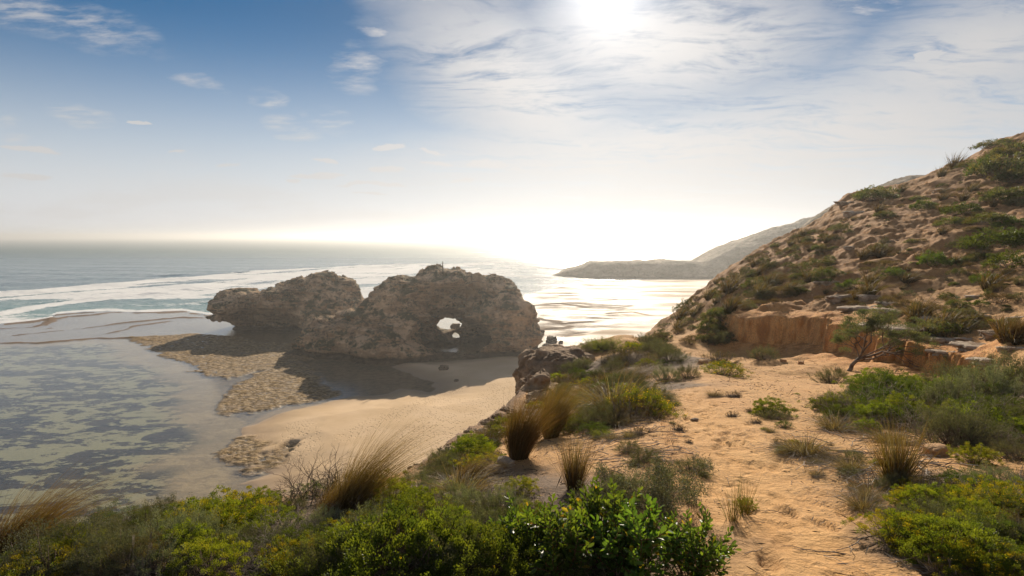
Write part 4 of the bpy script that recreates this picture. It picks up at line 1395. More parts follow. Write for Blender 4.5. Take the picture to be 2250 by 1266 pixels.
def small_tree(key, name, seed):
    r = np.random.default_rng(seed); out = []; tips = []
    trunk = curve(np.array([-.75, 0, -.05]), np.array([-.45, .05, .30]), np.array([0, 0, .05]), r, 6)
    for d, L, rd in ((np.array([-.35, .1, 1.0]), .34, .022), (np.array([.9, -.1, .42]), .55, .03), (np.array([.75, .3, .75]), .5, .026), (np.array([.2, -.2, 1.0]), .42, .022), (np.array([1.0, .15, .2]), .6, .024), (np.array([.6, -.5, .6]), .5, .02)):
        tips += twig_tree(r, trunk[-1] if d[2] > .5 else trunk[3], unit(d), L, rd, 4, out, .42, .16, (2, 4))
    V, Fq = tubes([(trunk, .045, .03)], 7); pt = mesh_np('trunk', V, Fq, M_STEM, True)
    V, Fq = tubes(out, 4); pb = mesh_np('branches', V, Fq, M_STEM)
    T = np.array(tips)
    # crown along the tops only: an umbrella with gaps
    zz = T[:, 2]; keep = zz > .26 + .10 * np.sin(T[:, 0] * 5)
    T = T[keep]
    per = 120; idx = np.repeat(np.arange(len(T)), per); n = len(idx)
    g = unit(r.normal(size=(n, 3))) * r.uniform(0, 1, (n, 1)) ** .5
    P = T[idx] + g * np.array([.10, .10, .06]) * r.uniform(.6, 1.3, len(T))[idx][:, None]
    cols = np.array([(.13, .16, .085), (.17, .20, .11), (.10, .13, .06), (.21, .21, .12)])
    cc = cols[r.integers(0, 4, len(T))][idx] * r.uniform(.75, 1.25, (n, 1))
    V, Fq, Cv = leaf_quads(P, g + np.array([0, 0, .6]), .03, .010, r, False, cc)
    pf = mesh_np('crown', V, Fq, M_GREY, False, {'col': Cv})
    e = thing(name, [pt, pb, pf]); e['w'] = 2.1; PROTO[key] = e


GRN = [(.080, .115, .020), (.105, .145, .025), (.055, .085, .018), (.15, .175, .03)]
YGR = [(.19, .19, .02), (.27, .23, .022), (.12, .17, .02), (.30, .24, .022), (.10, .15, .02)]
BRT = [(.155, .20, .025), (.20, .24, .03), (.115, .155, .022), (.27, .27, .035)]
DGR = [(.04, .065, .018), (.055, .085, .022), (.07, .095, .03), (.035, .05, .018)]
SIL = [(.20, .23, .17), (.25, .27, .21), (.16, .19, .13), (.13, .16, .09)]
GRY = [(.12, .135, .085), (.15, .16, .11), (.10, .11, .07), (.17, .165, .11)]
BRN = [(.10, .08, .045), (.14, .11, .06), (.08, .075, .035), (.17, .13, .07)]
STR = [(.30, .20, .09), (.38, .27, .13), (.22, .14, .06), (.26, .19, .08), (.17, .12, .045)]
DRY = [(.30, .26, .20), (.38, .33, .25), (.22, .18, .13), (.27, .20, .12)]
RED = [(.24, .15, .06), (.19, .115, .045), (.30, .20, .085), (.14, .09, .035), (.17, .14, .04)]

# near forms
dome_shrub('green', 'green_shrub', 1, nclump=230, per=95, L=.017, W=.0085, cols=GRN + BRT[:2], rc=.05, gap=.12)
dome_shrub('bright', 'bright_green_shrub', 2, nclump=190, per=110, L=.017, W=.008, cols=BRT, rc=.046, gap=.15, skirt=20)
dome_shrub('yellow', 'yellow_green_shrub', 3, nclump=240, per=85, L=.016, W=.007, cols=YGR, rc=.043, H=.30, gap=.2, skirt=15)
dome_shrub('dark', 'dark_green_shrub', 4, nclump=190, per=85, L=.015, W=.006, cols=DGR + GRN[:1], rc=.05, gap=.2, skirt=30)
dome_shrub('silver', 'silver_saltbush', 5, nclump=170, per=90, L=.020, W=.006, cols=SIL, rc=.05, up=1.0, mat=M_GREY, spike=1.6, gap=.25, skirt=25, H=.46)
dome_shrub('grey', 'grey_green_shrub', 6, nclump=200, per=85, L=.017, W=.0055, cols=GRY, rc=.05, up=.9, mat=M_GREY, spike=1.3, gap=.25, skirt=30, H=.44)
dome_shrub('brown', 'brown_scrub', 8, nclump=120, per=60, L=.015, W=.005, cols=BRN, rc=.055, mat=M_GREY, gap=.4, skirt=90, stems=160, stemcol=M_DEAD, H=.36)
dome_shrub('creep', 'creeping_green_shrub', 9, nclump=260, per=70, L=.015, W=.006, cols=[(.105, .13, .03), (.135, .165, .035), (.08, .105, .025), (.18, .19, .04)], rc=.045, H=.22, up=.2, spike=2.0, gap=.25, skirt=60)
dome_shrub('flower', 'yellow_flowered_shrub', 10, nclump=210, per=85, L=.015, W=.006, cols=GRN + YGR[:2], rc=.048, H=.36, gap=.15, flower=((.55, .36, .02), 420), skirt=20)
dome_shrub('mass', 'leafy_green_shrub', 11, R_=.55, H=.36, nclump=330, per=80, L=.019, W=.011, cols=GRN + BRT[:1] + DGR[2:3], rc=.05, gap=.3, flower=((.60, .42, .02), 18))
# forms seen from farther off: coarser leaves
dome_shrub('f_green', 'cushion_shrub', 12, nclump=95, per=46, L=.036, W=.020, cols=GRN[:3] + DGR[1:3], rc=.085, H=.40, stems=25, gap=.15)
dome_shrub('f_dark', 'dark_cushion_shrub', 13, nclump=85, per=42, L=.034, W=.016, cols=DGR + BRN[:2], rc=.085, H=.42, stems=30, gap=.2)
dome_shrub('f_grey', 'grey_cushion_shrub', 14, nclump=85, per=42, L=.034, W=.014, cols=GRY + BRN[:1], rc=.08, H=.44, mat=M_GREY, up=.9, stems=30, gap=.2)
dome_shrub('f_brown', 'brown_cushion_shrub', 15, nclump=70, per=40, L=.034, W=.012, cols=BRN + STR[2:3], rc=.09, H=.34, mat=M_GREY, up=.9, stems=40, gap=.25)
dome_shrub('f_scrub', 'scrub_thicket', 16, R_=.5, H=.30, nclump=150, per=36, L=.034, W=.017, cols=DGR + GRY[:2] + BRN[:2], rc=.075, stems=40, gap=.2)
grass_tuft('tussock', 'tussock_grass', 21, n=2600, H=.60, base=.12, spread=.28, wind=(.34, 0), cols=RED, droop=.22, wdt=.0042)
grass_tuft('tall', 'windblown_tussock', 22, n=1500, H=.62, base=.10, spread=.22, wind=(.75, 0), cols=RED + STR, droop=.18, wdt=.0036)
grass_tuft('upright', 'upright_tussock', 23, n=700, H=.42, base=.06, spread=.22, wind=(.05, 0), cols=RED + DRY[:1], droop=.10, wdt=.0034)
grass_tuft('drytuft', 'dry_grass_clump', 24, n=800, H=.30, base=.08, spread=.8, wind=(.15, 0), cols=DRY + STR[:2] + BRN[:1], droop=.75, wdt=.0034, hvar=.25)
grass_tuft('rush', 'rush_clump', 25, n=75, H=.30, base=.035, spread=.20, wind=(-.05, 0), cols=[(.16, .15, .05), (.22, .13, .05), (.10, .12, .04)], droop=.05, wdt=.0032, hvar=.2)
grass_tuft('f_tuft', 'grass_tuft', 26, n=260, H=.42, base=.09, spread=.45, wind=(.3, 0), cols=RED + BRN + STR[:1], droop=.45, wdt=.014)
dead_bush('dead', 'dead_twig_bush', 31, nst=16, L=.15, depth=4, flat=.7)
dead_bush('dead2', 'tangled_dead_scrub', 32, nst=26, L=.17, depth=4, flat=.25, spread=.75, rad=.005)
dead_bush('bare', 'bare_branched_bush', 33, nst=7, L=.20, depth=4, flat=1.8, spread=.42, rad=.007, mat=M_STEM)
dead_bush('openleaf', 'open_branched_bush', 34, nst=8, L=.16, depth=4, flat=1.7, spread=.40, rad=.006, mat=M_STEM, leaf=(16, .014, .006, .02, DGR + GRN[:2], M_LEAF))
dead_bush('silverfan', 'arching_saltbush', 35, nst=15, L=.17, depth=4, flat=.55, spread=.34, rad=.005, mat=M_STEM, leaf=(34, .017, .005, .024, SIL[:3] + GRY, M_GREY))
broad_leaf('broad', 'broad_leaved_shrub', 41)
small_tree('tree', 'gnarled_shrub_tree', 51)
print('protos', time.time() - T0)


def dup(root):
    c = root.copy(); COL.objects.link(c)
    for ch in list(root.children):
        k = ch.copy(); COL.objects.link(k); k.parent = c
    return c


USED = set()


def place(key, px, py, wpx, label, cat='shrub', group=None, rot=None, hz=1.0, tilt=0.0, sink=.02, at=None, r=random.Random(5)):
    x, y, z = at or hit(px, py)
    p = PROTO[key]
    o = p if key not in USED else dup(p)
    USED.add(key)
    s = wpx * math.hypot(y, 0.0) / F / p['w']
    o.location = (x, y, z - sink * s)
    o.rotation_euler = (0, tilt, rot if rot is not None else r.uniform(0, 6.28))
    o.scale = (s, s, s * hz)
    tag(o, label, cat, group)
    return o
# ------------------------------------------------------------------ planting plan (photograph x, y of the foot, width in pixels, what it is)
PLAN = [
    # front left corner to the middle
    ('tall', 25, 1235, 100, 'wind-combed brown tussock at the far left edge above the pool', 'tussock', 0, 1.0),
    ('silver', 20, 1262, 110, 'pale grey cushion shrub in the bottom left corner', 'shrub', 0, .8),
    ('yellow', 110, 1300, 250, 'low yellow-green shrub along the bottom left edge of the frame', 'shrub', None, .7),
    ('openleaf', 235, 1178, 90, 'small dark open-branched bush standing against the tide pool', 'shrub', None, 1.2),
    ('grey', 240, 1255, 170, 'grey-green shrub left of the silver foliage at lower left', 'shrub', None, .9),
    ('silver', 360, 1275, 150, 'silver-leaved shrub between yellow shrubs at lower left', 'shrub', None, .8),
    ('dark', 320, 1185, 160, 'dark green shrub on the cliff brow, lower left', 'shrub', None, .8),
    ('dark', 410, 1160, 140, 'dark green shrub with mustard tips right of the open bush', 'shrub', None, .8),
    ('dead', 290, 1165, 90, 'grey leafless bush behind dark green shrubs, lower left', 'dead bush', None, 1.0),
    ('yellow', 490, 1160, 230, 'broad mustard-yellow cushion shrub on the cliff brow', 'shrub', None, .9),
    ('yellow', 420, 1210, 160, 'mustard-yellow shrub spilling downhill in front of the broad one', 'shrub', None, .8),
    ('green', 575, 1125, 110, 'small green shrub at the brow beside bare twigs', 'shrub', None, .8),
    ('bright', 455, 1310, 165, 'round bright yellow-green shrub cut by the bottom edge', 'shrub', None, 1.0),
    ('grey', 530, 1205, 120, 'soft grey shrub among dead twigs, right of the mustard shrub', 'shrub', None, .7),
    ('dead2', 620, 1205, 200, 'wide tangle of dead grey twigs between green shrubs', 'dead bush', None, .9),
    ('dead2', 560, 1265, 190, 'tangle of bleached dead twigs at the bottom, beside the bright round shrub', 'dead bush', None, .7),
    ('dead2', 700, 1170, 170, 'brown dead scrub below the tall windblown tussock', 'dead bush', None, .9),
    ('bare', 655, 1112, 150, 'bare spreading twig bush outlined against the sand', 'dead bush', None, .8),
    ('bare', 722, 1100, 160, 'bare twig bush just left of the tall windblown tussock', 'dead bush', None, .75),
    ('creep', 700, 1290, 230, 'feathery green shrub at the bottom edge, left of centre', 'shrub', None, 1.0),
    ('tall', 765, 1150, 72, 'tall windblown straw tussock reaching over the sand', 'tussock', 0, 1.5),
    ('tall', 715, 1150, 48, 'shorter brown tussock left of the tall windblown one', 'tussock', 0, 1.2),
    ('green', 850, 1130, 160, 'upright green shrub beside the tall windblown tussock', 'shrub', None, 1.1),
    ('green', 920, 1160, 170, 'rounded green shrub in the middle of the front thicket', 'shrub', None, 1.0),
    ('creep', 830, 1200, 200, 'fine-leaved shrub with dark gaps, centre left of the front thicket', 'shrub', None, 1.2),
    ('mass', 870, 1290, 330, 'large leafy green shrub with yellow leaves at bottom centre', 'shrub', None, 1.0),
    ('mass', 1030, 1260, 260, 'leafy green shrub right of the large one at bottom centre', 'shrub', None, 1.1),
    ('creep', 1110, 1320, 220, 'feathery shrub at the bottom edge left of the broad leaves', 'shrub', None, 1.0),
    ('green', 985, 1195, 150, 'green shrub behind the leafy bottom centre shrubs', 'shrub', None, 1.1),
    # broad leaved bushes, bottom centre right
    ('broad', 1240, 1290, 230, 'broad-leaved glossy green shrub nearest the camera, left one', 'shrub', 0, 0.82),
    ('broad', 1400, 1300, 250, 'broad-leaved glossy green shrub at bottom centre right', 'shrub', 2, 0.82),
    ('broad', 1510, 1335, 210, 'rightmost broad-leaved shrub, reaching over the path edge', 'shrub', 4, 0.82),
    ('broad', 1160, 1230, 190, 'broad-leaved shrub at the left end of the glossy group', 'shrub', 1, 0.82),
    ('broad', 1320, 1210, 210, 'tallest broad-leaved shrub at the back of the glossy group', 'shrub', 3, 0.9),
    ('dark', 1330, 1330, 260, 'dark shrub beneath the glossy broad leaves', 'shrub', None, .7),
    ('dark', 1190, 1300, 220, 'dark green shrub under the left glossy leaves', 'shrub', None, .8),
    # middle front
    ('dead2', 1120, 1125, 180, 'dark brown dead scrub between green shrubs in the middle', 'dead bush', None, 1.1),
    ('dead', 1190, 1160, 150, 'brown leafless bush behind the glossy broad leaves', 'dead bush', None, .8),
    ('bright', 1140, 1090, 95, 'small bright green shrub left of the upright tussock', 'shrub', None, .9),
    ('green', 1170, 1170, 130, 'green shrub in front of the dark brown dead scrub', 'shrub', None, 1.0),
    ('yellow', 1020, 1130, 90, 'small mustard shrub beside pale stones, centre', 'shrub', None, .8),
    ('drytuft', 1015, 1090, 150, 'curling dry grass clump below the pale stones', 'grass', 0, .9),
    ('bright', 985, 1078, 60, 'little bright green shrub behind the curling grass', 'shrub', None, .8),
    ('upright', 1262, 1075, 50, 'upright reddish tussock alone on bare sand by the broad leaves', 'tussock', 0, 1.15),
    ('tussock', 1140, 1008, 62, 'big shaggy brown tussock leaning right above bare sand', 'tussock', 0, 1.5),
    ('tussock', 1210, 962, 50, 'dark shaggy tussock leaning right behind the big one', 'tussock', 0, 1.6),
    ('silverfan', 1425, 1115, 230, 'arching grey-green saltbush beside the path', 'shrub', None, 1.0),
    ('silver', 1375, 1100, 120, 'silvery saltbush at the left foot of the arching one', 'shrub', None, .9),
    ('brown', 1320, 1105, 90, 'dark grey-brown cushion left of the arching saltbush', 'shrub', None, 1.0),
    ('rush', 1610, 1145, 42, 'thin rush clump on the sandy path', 'rushes', 0, 1.0),
    ('rush', 1635, 1130, 34, 'reddish rush clump behind the small bright bush', 'rushes', 1, 1.2),
    ('bright', 1640, 1118, 46, 'small bright green bush growing with rushes on the path', 'shrub', None, 1.1),
    ('grey', 985, 1032, 95, 'blue-grey shrub on the cliff edge, centre', 'shrub', None, .8),
    ('grey', 960, 1055, 90, 'soft grey shrub nearer than the cliff edge rocks', 'shrub', None, .7),
    ('yellow', 1065, 1030, 110, 'bright mustard shrub left of the big shaggy tussock', 'shrub', None, .8),
    ('tall', 1015, 1060, 44, 'low reddish grass behind the bright mustard shrub', 'grass', 0, .7),
    ('brown', 1085, 1010, 60, 'grey-brown cushion beside pale stones', 'shrub', None, .9),
    ('dark', 1080, 985, 50, 'dark cushion by the bleached branch on the cliff edge', 'shrub', None, .8),
    # centre, left of the path
    ('flower', 1410, 912, 135, 'rounded shrub with yellow flower tips left of the path', 'shrub', None, 1.0),
    ('yellow', 1385, 880, 100, 'green shrub behind the yellow-flowered one', 'shrub', None, 1.0),
    ('brown', 1330, 885, 130, 'grey-brown scrub left of the yellow-flowered shrub', 'shrub', None, .8),
    ('silver', 1287, 900, 80, 'silver cushion right of the dark shaggy tussock', 'shrub', None, .9),
    ('green', 1262, 945, 85, 'dark green shrub under the silver cushion', 'shrub', None, .8),
    ('dark', 1305, 955, 80, 'dark scrub at the lower edge of the twiggy sand', 'shrub', None, .7),
    ('grey', 1335, 925, 60, 'small grey shrub among strewn sticks', 'shrub', None, .7),
    ('silver', 1465, 838, 62, 'pale silver shrub beside the dark round bush', 'shrub', None, 1.1),
    ('grey', 1510, 832, 56, 'dark grey round bush casting a shadow on the path', 'shrub', None, 1.15),
    ('tall', 1330, 848, 40, 'wind-flattened reddish grass on the knoll', 'grass', 0, .55),
    ('tall', 1375, 840, 40, 'wind-flattened grass right of the reddish patch on the knoll', 'grass', 0, .5),
    ('yellow', 1300, 845, 70, 'low mustard shrub on the slope of the knoll', 'shrub', None, .6),
    ('dark', 1290, 835, 70, 'dark scrub on the shaded slope of the knoll', 'shrub', None, .7),
    ('brown', 1255, 845, 90, 'brown scrub above the rocky bluff', 'shrub', None, .6),
    ('bright', 1225, 838, 44, 'green tuft growing in the rocky bluff', 'shrub', None, .9),
    ('yellow', 1178, 895, 55, 'low yellow-green shrub at the foot of the rocky bluff', 'shrub', None, .6),
    ('creep', 1330, 764, 100, 'low green shrub on the crown of the knoll', 'shrub', None, .7),
    ('yellow', 1395, 768, 60, 'yellowish shrub on the right of the knoll crown', 'shrub', None, .8),
    ('grey', 1420, 760, 60, 'dark grey scrub at the right end of the knoll crown', 'shrub', None, .9),
    ('grey', 1470, 795, 80, 'rounded dark grey scrub where the knoll meets the path', 'shrub', None, .9),
    ('brown', 1395, 800, 110, 'dark brown scrub in the middle of the knoll', 'shrub', None, .7),
    ('grey', 1440, 780, 80, 'grey scrub behind the dark brown scrub on the knoll', 'shrub', None, .8),
    ('green', 1422, 808, 50, 'small green shrub at the right foot of the knoll', 'shrub', None, .8),
    ('brown', 1360, 790, 60, 'round grey-brown tuft by the bare sand of the knoll', 'shrub', None, 1.0),
    # right of the path
    ('flower', 1590, 825, 95, 'flat-topped yellow-green shrub right of the path bend', 'shrub', None, .8),
    ('brown', 1585, 800, 90, 'dark twiggy scrub behind the flat-topped shrub', 'shrub', None, .8),
    ('grey', 1680, 790, 60, 'grey shrub at the foot of the orange bank, left end', 'shrub', None, 1.0),
    ('green', 1695, 912, 84, 'green-topped cushion shrub right of the path', 'shrub', None, .9),
    ('grey', 1700, 922, 74, 'grey skirt shrub under the green-topped cushion', 'shrub', None, .6),
    ('dark', 1722, 940, 42, 'small dark shrub by the green-topped cushion', 'shrub', None, .8),
    ('drytuft', 1570, 872, 38, 'small dry grass tuft on the path edge', 'grass', None, 1.0),
    ('brown', 1610, 872, 46, 'low dry shrub right of the small dry tuft', 'shrub', None, .7),
    ('drytuft', 1692, 950, 26, 'tiny dry grass tuft in the sand', 'grass', None, 1.0),
    ('drytuft', 1772, 1000, 110, 'shaggy grey grass clump amid fallen sticks', 'grass', None, 1.0),
    ('drytuft', 1738, 1000, 70, 'flattened grey grass left of the shaggy clump', 'grass', None, .6),
    ('drytuft', 1870, 1032, 80, 'small dry clump between the grey grass and the brown tussock', 'grass', None, .8),
    ('drytuft', 1920, 1080, 150, 'long dry grass sweeping down beside the path', 'grass', None, .4),
    ('upright', 1968, 1058, 70, 'brown bushy tussock right of the path, lower right', 'tussock', None, .9),
    ('drytuft', 1958, 975, 90, 'brown dry grass hump under the dark thicket', 'grass', None, .9),
    ('yellow', 2015, 1075, 70, 'orange-tinged shrub behind the lower right green shrub', 'shrub', None, .9),
    ('bright', 2142, 1018, 92, 'bright lime-green shrub at the right, in front of the dark thicket', 'shrub', None, .95),
    ('grey', 1830, 842, 72, 'neat blue-grey cushion at the foot of the gnarled tree', 'shrub', None, 1.0),
    ('green', 1843, 905, 105, 'green dome with a dry grass skirt, left of the dark thicket', 'shrub', None, .8),
    ('drytuft', 1838, 945, 100, 'dry skirt of dead grass beneath the green dome', 'grass', None, .8),
    ('dark', 1935, 900, 150, 'dark shrub in the shade at the heart of the right thicket', 'shrub', None, .8),
    ('green', 1930, 858, 120, 'green shrub topping the right thicket', 'shrub', None, .8),
    ('green', 1995, 860, 100, 'flat green shrub right of the thicket top', 'shrub', None, .8),
    ('green', 1905, 948, 60, 'small bushy green shrub at the front of the thicket', 'shrub', None, 1.0),
    ('green', 1985, 925, 110, 'lobed green shrub in the middle of the right thicket', 'shrub', None, 1.1),
    ('dead2', 1950, 945, 130, 'dark dead scrub below the lobed green shrub', 'dead bush', None, .8),
    ('silver', 2085, 905, 120, 'tall silver shrub in the right thicket', 'shrub', None, 1.3),
    ('grey', 2090, 860, 110, 'grey-green bush behind the tall silver shrub', 'shrub', None, 1.2),
    ('silver', 2160, 880, 130, 'silver-topped twiggy bush near the right edge', 'shrub', None, 1.2),
    ('grey', 2225, 855, 130, 'grey-green bush cut by the right edge of the frame', 'shrub', None, 1.3),
    ('dead2', 2080, 965, 190, 'large dark heap of dead twigs in the right thicket', 'dead bush', None, 1.1),
    ('dead2', 2200, 950, 190, 'dark dead brush at the right edge', 'dead bush', None, 1.2),
    ('dark', 2150, 930, 150, 'shaded scrub inside the dead brush, right', 'shrub', None, .9),
    ('dark', 2240, 925, 120, 'shaded scrub at the right edge of the frame', 'shrub', None, 1.0),
    ('grey', 2225, 1010, 110, 'dull grey shrub right of the lime-green one', 'shrub', None, .8),
    ('silver', 2190, 1065, 110, 'grey shrub between lime-green and yellow shrubs, right', 'shrub', None, .7),
    ('bright', 2040, 1120, 110, 'green leafy shrub leading the lower right thicket', 'shrub', None, 1.0),
    ('yellow', 2130, 1125, 150, 'yellow-green shrub in the lower right thicket', 'shrub', None, .9),
    ('flower', 2220, 1130, 140, 'yellow-dotted green shrub at the right edge', 'shrub', None, .9),
    ('creep', 2040, 1175, 130, 'creeping fine-leaved shrub over dark twigs, lower right', 'shrub', None, .8),
    ('creep', 2160, 1205, 210, 'wide creeping green shrub in the lower right corner', 'shrub', None, 1.0),
    ('dead2', 2000, 1205, 150, 'dark roots and dead twigs at the path edge, lower right', 'dead bush', None, .7),
    ('brown', 2090, 1265, 170, 'brown twiggy scrub along the bottom right', 'shrub', None, .6),
    ('flower', 2170, 1300, 190, 'yellow-speckled shrub at the bottom right', 'shrub', None, .7),
    ('green', 2245, 1250, 120, 'green shrub in the bottom right corner', 'shrub', None, .9),
    ('dead', 1985, 1140, 90, 'sprawl of dark twigs left of the lower right thicket', 'dead bush', None, .5),
    ('creep', 1930, 1020, 40, 'little green sprig among the sticks right of the path', 'shrub', None, .8),
    ('yellow', 1745, 975, 26, 'small leafy sprig left of the shaggy grey grass', 'shrub', None, 1.0),
    # hillside cushions
    ('f_scrub', 1925, 438, 105, 'dark scrub on the shoulder of the ridge', 'shrub', None, .9),
    ('f_scrub', 1945, 478, 55, 'small dark shrub below the ridge shoulder', 'shrub', None, .9),
    ('f_green', 2030, 460, 56, 'round green shrub on bare sand below the ridge', 'shrub', None, 1.0),
    ('f_green', 2115, 470, 80, 'green shrub in the upper middle of the hillside', 'shrub', None, .8),
    ('f_scrub', 2095, 495, 90, 'dull scrub below the upper middle green shrub', 'shrub', None, .7),
    ('f_scrub', 2175, 490, 110, 'flat dark green scrub right of the upper middle shrub', 'shrub', None, .7),
    ('f_green', 2225, 500, 80, 'green scrub near the right edge, upper hillside', 'shrub', None, .7),
    ('f_green', 2185, 545, 135, 'broad green cushion below the upper scrub, right', 'shrub', None, .8),
    ('f_green', 2235, 530, 90, 'green cushion touching the right edge above the broad one', 'shrub', None, .8),
    ('f_green', 2220, 588, 110, 'broad green cushion lowest of the right-edge pair', 'shrub', None, .85),
    ('f_green', 2052, 582, 84, 'round green cushion alone on the sandy slope', 'shrub', None, .9),
    ('f_green', 2170, 622, 66, 'green cushion below the broad ones', 'shrub', None, .9),
    ('f_green', 1875, 632, 70, 'flat green cushion above the pale ledges', 'shrub', None, .7),
    ('f_green', 1965, 607, 62, 'green cushion in the middle of the hillside', 'shrub', None, .8),
    ('f_dark', 2105, 605, 40, 'dark round shrub right of the middle green cushion', 'shrub', None, 1.0),
    ('f_scrub', 2215, 440, 120, 'dark green scrub hugging the upper right edge', 'shrub', None, .8),
    ('f_scrub', 2200, 385, 160, 'dark thicket under the summit', 'shrub', None, .9),
    ('f_scrub', 2235, 345, 120, 'dark thicket at the summit edge of the frame', 'shrub', None, .9),
    ('f_scrub', 2240, 400, 110, 'dark thicket at the right edge under the summit', 'shrub', None, .9),
    ('f_green', 2240, 440, 70, 'green mat at the foot of the dark summit thicket', 'shrub', None, .6),
    ('f_scrub', 2150, 365, 90, 'dark scrub on the crest left of the summit', 'shrub', None, .6),
    ('f_scrub', 2190, 322, 90, 'dark scrub on the skyline near the summit', 'shrub', None, .6),
    ('f_tuft', 2096, 372, 34, 'shaggy grass tuft standing on the skyline', 'grass', 0, 1.3),
    ('f_tuft', 2068, 388, 26, 'smaller grass tuft on the skyline left of the shaggy one', 'grass', 0, 1.1),
    ('f_tuft', 1668, 605, 22, 'slender tuft on the left hillside', 'grass', 0, 1.5),
    ('tussock', 2235, 745, 38, 'big brown tussock at the right edge above the bank', 'tussock', 0, 1.0),
    ('tussock', 2025, 700, 28, 'straw-coloured tussock above the pale ledges', 'tussock', 0, 1.0),
    ('drytuft', 2000, 690, 50, 'low dry tuft left of the straw-coloured tussock', 'grass', None, 1.0),
    ('drytuft', 2110, 730, 30, 'small dry tuft among the pale ledges', 'grass', None, 1.0),
    ('f_scrub', 2110, 690, 80, 'dull green scrub on the ledges, right', 'shrub', None, .6),
    ('f_dark', 2085, 660, 55, 'dark scrub above the ledges', 'shrub', None, .8),
    ('yellow', 2190, 712, 55, 'lime-tinged low shrub among the ledges, right', 'shrub', None, .7),
    ('f_green', 2155, 672, 45, 'small green shrub near the top of the ledges', 'shrub', None, .8),
    ('f_brown', 1880, 650, 50, 'brown tuft under the flat green cushion', 'shrub', None, .8),
    ('f_brown', 2160, 475, 50, 'brown scrub in the upper right slope', 'shrub', None, .8),
]


NEARN = [p[4] for p in PLAN].index('dark scrub on the shoulder of the ridge')


def build_plan():
    for i, p in enumerate(PLAN):
        key, px, py, w, label, cat, rot, hz = p
        if i < NEARN:
            w *= 1.22
        o = place(key, px, min(py, 1262) if py > 1262 else py, w, label, cat, None, rot, hz, r=random.Random(100 + i))
    place('tree', 1940, 812, 235, 'gnarled leaning shrub tree with grey-green crown below the bank', 'tree', None, 0.1, 0.85)


build_plan()


def scatter(n, region, keys, size, label, cat, group, seed, mind=0.0):
    r = random.Random(seed); done = 0; tries = 0; pts = []
    reg = np.array(region, float)
    x0, y0 = reg.min(0); x1, y1 = reg.max(0)
    while done < n and tries < n * 40:
        tries += 1
        px, py = r.uniform(x0, x1), r.uniform(y0, y1)
        if float(poly_sdf(np.array([px]), np.array([py]), region)[0]) > 0:
            continue
        if any((px - a) ** 2 + ((py - b_) * 1.6) ** 2 < mind ** 2 for a, b_ in pts):
            continue
        h = hit(px, py)
        if h[1] > 68:
            continue
        pts.append((px, py))
        k = r.choice(keys)
        wm = r.uniform(*size) * (1.5 if r.random() < .15 else 1)
        place(k, px, py, wm * F / h[1], label[k] if isinstance(label, dict) else label, cat[k] if isinstance(cat, dict) else cat, group, None if 'tuft' not in k else r.uniform(-.5, .5), r.uniform(.7, 1.15), at=h, r=r)
        done += 1


FRONT = ((0, 1215), (150, 1175), (300, 1140), (450, 1105), (600, 1090), (720, 1080), (860, 1080), (960, 1090), (1080, 1110), (1200, 1170), (1200, 1262), (0, 1262))
def labs(place_, keys):
    nm = {'green': 'green shrub', 'dark': 'dark green shrub', 'grey': 'dull grey-green shrub', 'yellow': 'olive-yellow shrub', 'brown': 'brown twiggy shrub', 'dead2': 'tangle of dead twigs', 'creep': 'fine-leaved shrub', 'dead': 'grey leafless bush', 'drytuft': 'dry grass clump', 'silver': 'silver-leaved shrub'}
    return {k: 'small %s, one of those filling %s' % (nm[k], place_) for k in keys}
CT0 = {k: 'shrub' for k in ('green', 'dark', 'grey', 'yellow', 'brown', 'creep', 'silver')}; CT0['dead2'] = CT0['dead'] = 'dead bush'; CT0['drytuft'] = 'grass'
K1 = ['dark', 'grey', 'grey', 'brown', 'green', 'dead2', 'dead2', 'yellow', 'silver']
scatter(85, FRONT, K1, (.26, .5), labs('the front thicket', K1), CT0, 'small plants filling the front thicket', 71, 26)
RT = ((1820, 900), (1900, 850), (2080, 850), (2250, 830), (2250, 1000), (2100, 985), (1960, 970), (1860, 945))
K2 = ['dark', 'dark', 'grey', 'brown', 'dead2', 'green']
scatter(42, RT, K2, (.55, 1.0), labs('the right thicket', K2), CT0, 'plants filling the right thicket', 72, 22)
RB = ((2000, 1110), (2080, 1080), (2250, 1050), (2250, 1262), (2060, 1262), (1985, 1190))
K3 = ['dark', 'creep', 'brown', 'grey', 'yellow', 'green']
scatter(40, RB, K3, (.28, .48), labs('the lower right thicket', K3), CT0, 'small plants filling the lower right thicket', 73, 22)
KN = ((1240, 800), (1300, 765), (1400, 750), (1480, 770), (1480, 800), (1420, 830), (1400, 860), (1460, 890), (1380, 930), (1290, 960), (1240, 930), (1200, 890))
K4 = ['dark', 'brown', 'grey', 'brown', 'dead2', 'drytuft', 'grey']
EG = ((930, 1050), (1000, 1000), (1060, 950), (1130, 895), (1160, 905), (1120, 960), (1060, 1010), (980, 1060))
K5 = ['dark', 'grey', 'brown', 'drytuft', 'brown', 'green']
scatter(34, EG, K5, (.22, .5), labs('the slope along the cliff edge', K5), CT0, 'small plants on the slope along the cliff edge', 75, 10)
scatter(75, KN, K4, (.45, .95), labs('the scrub on and before the knoll', K4), CT0, 'plants filling the scrub on and before the knoll', 74, 16)

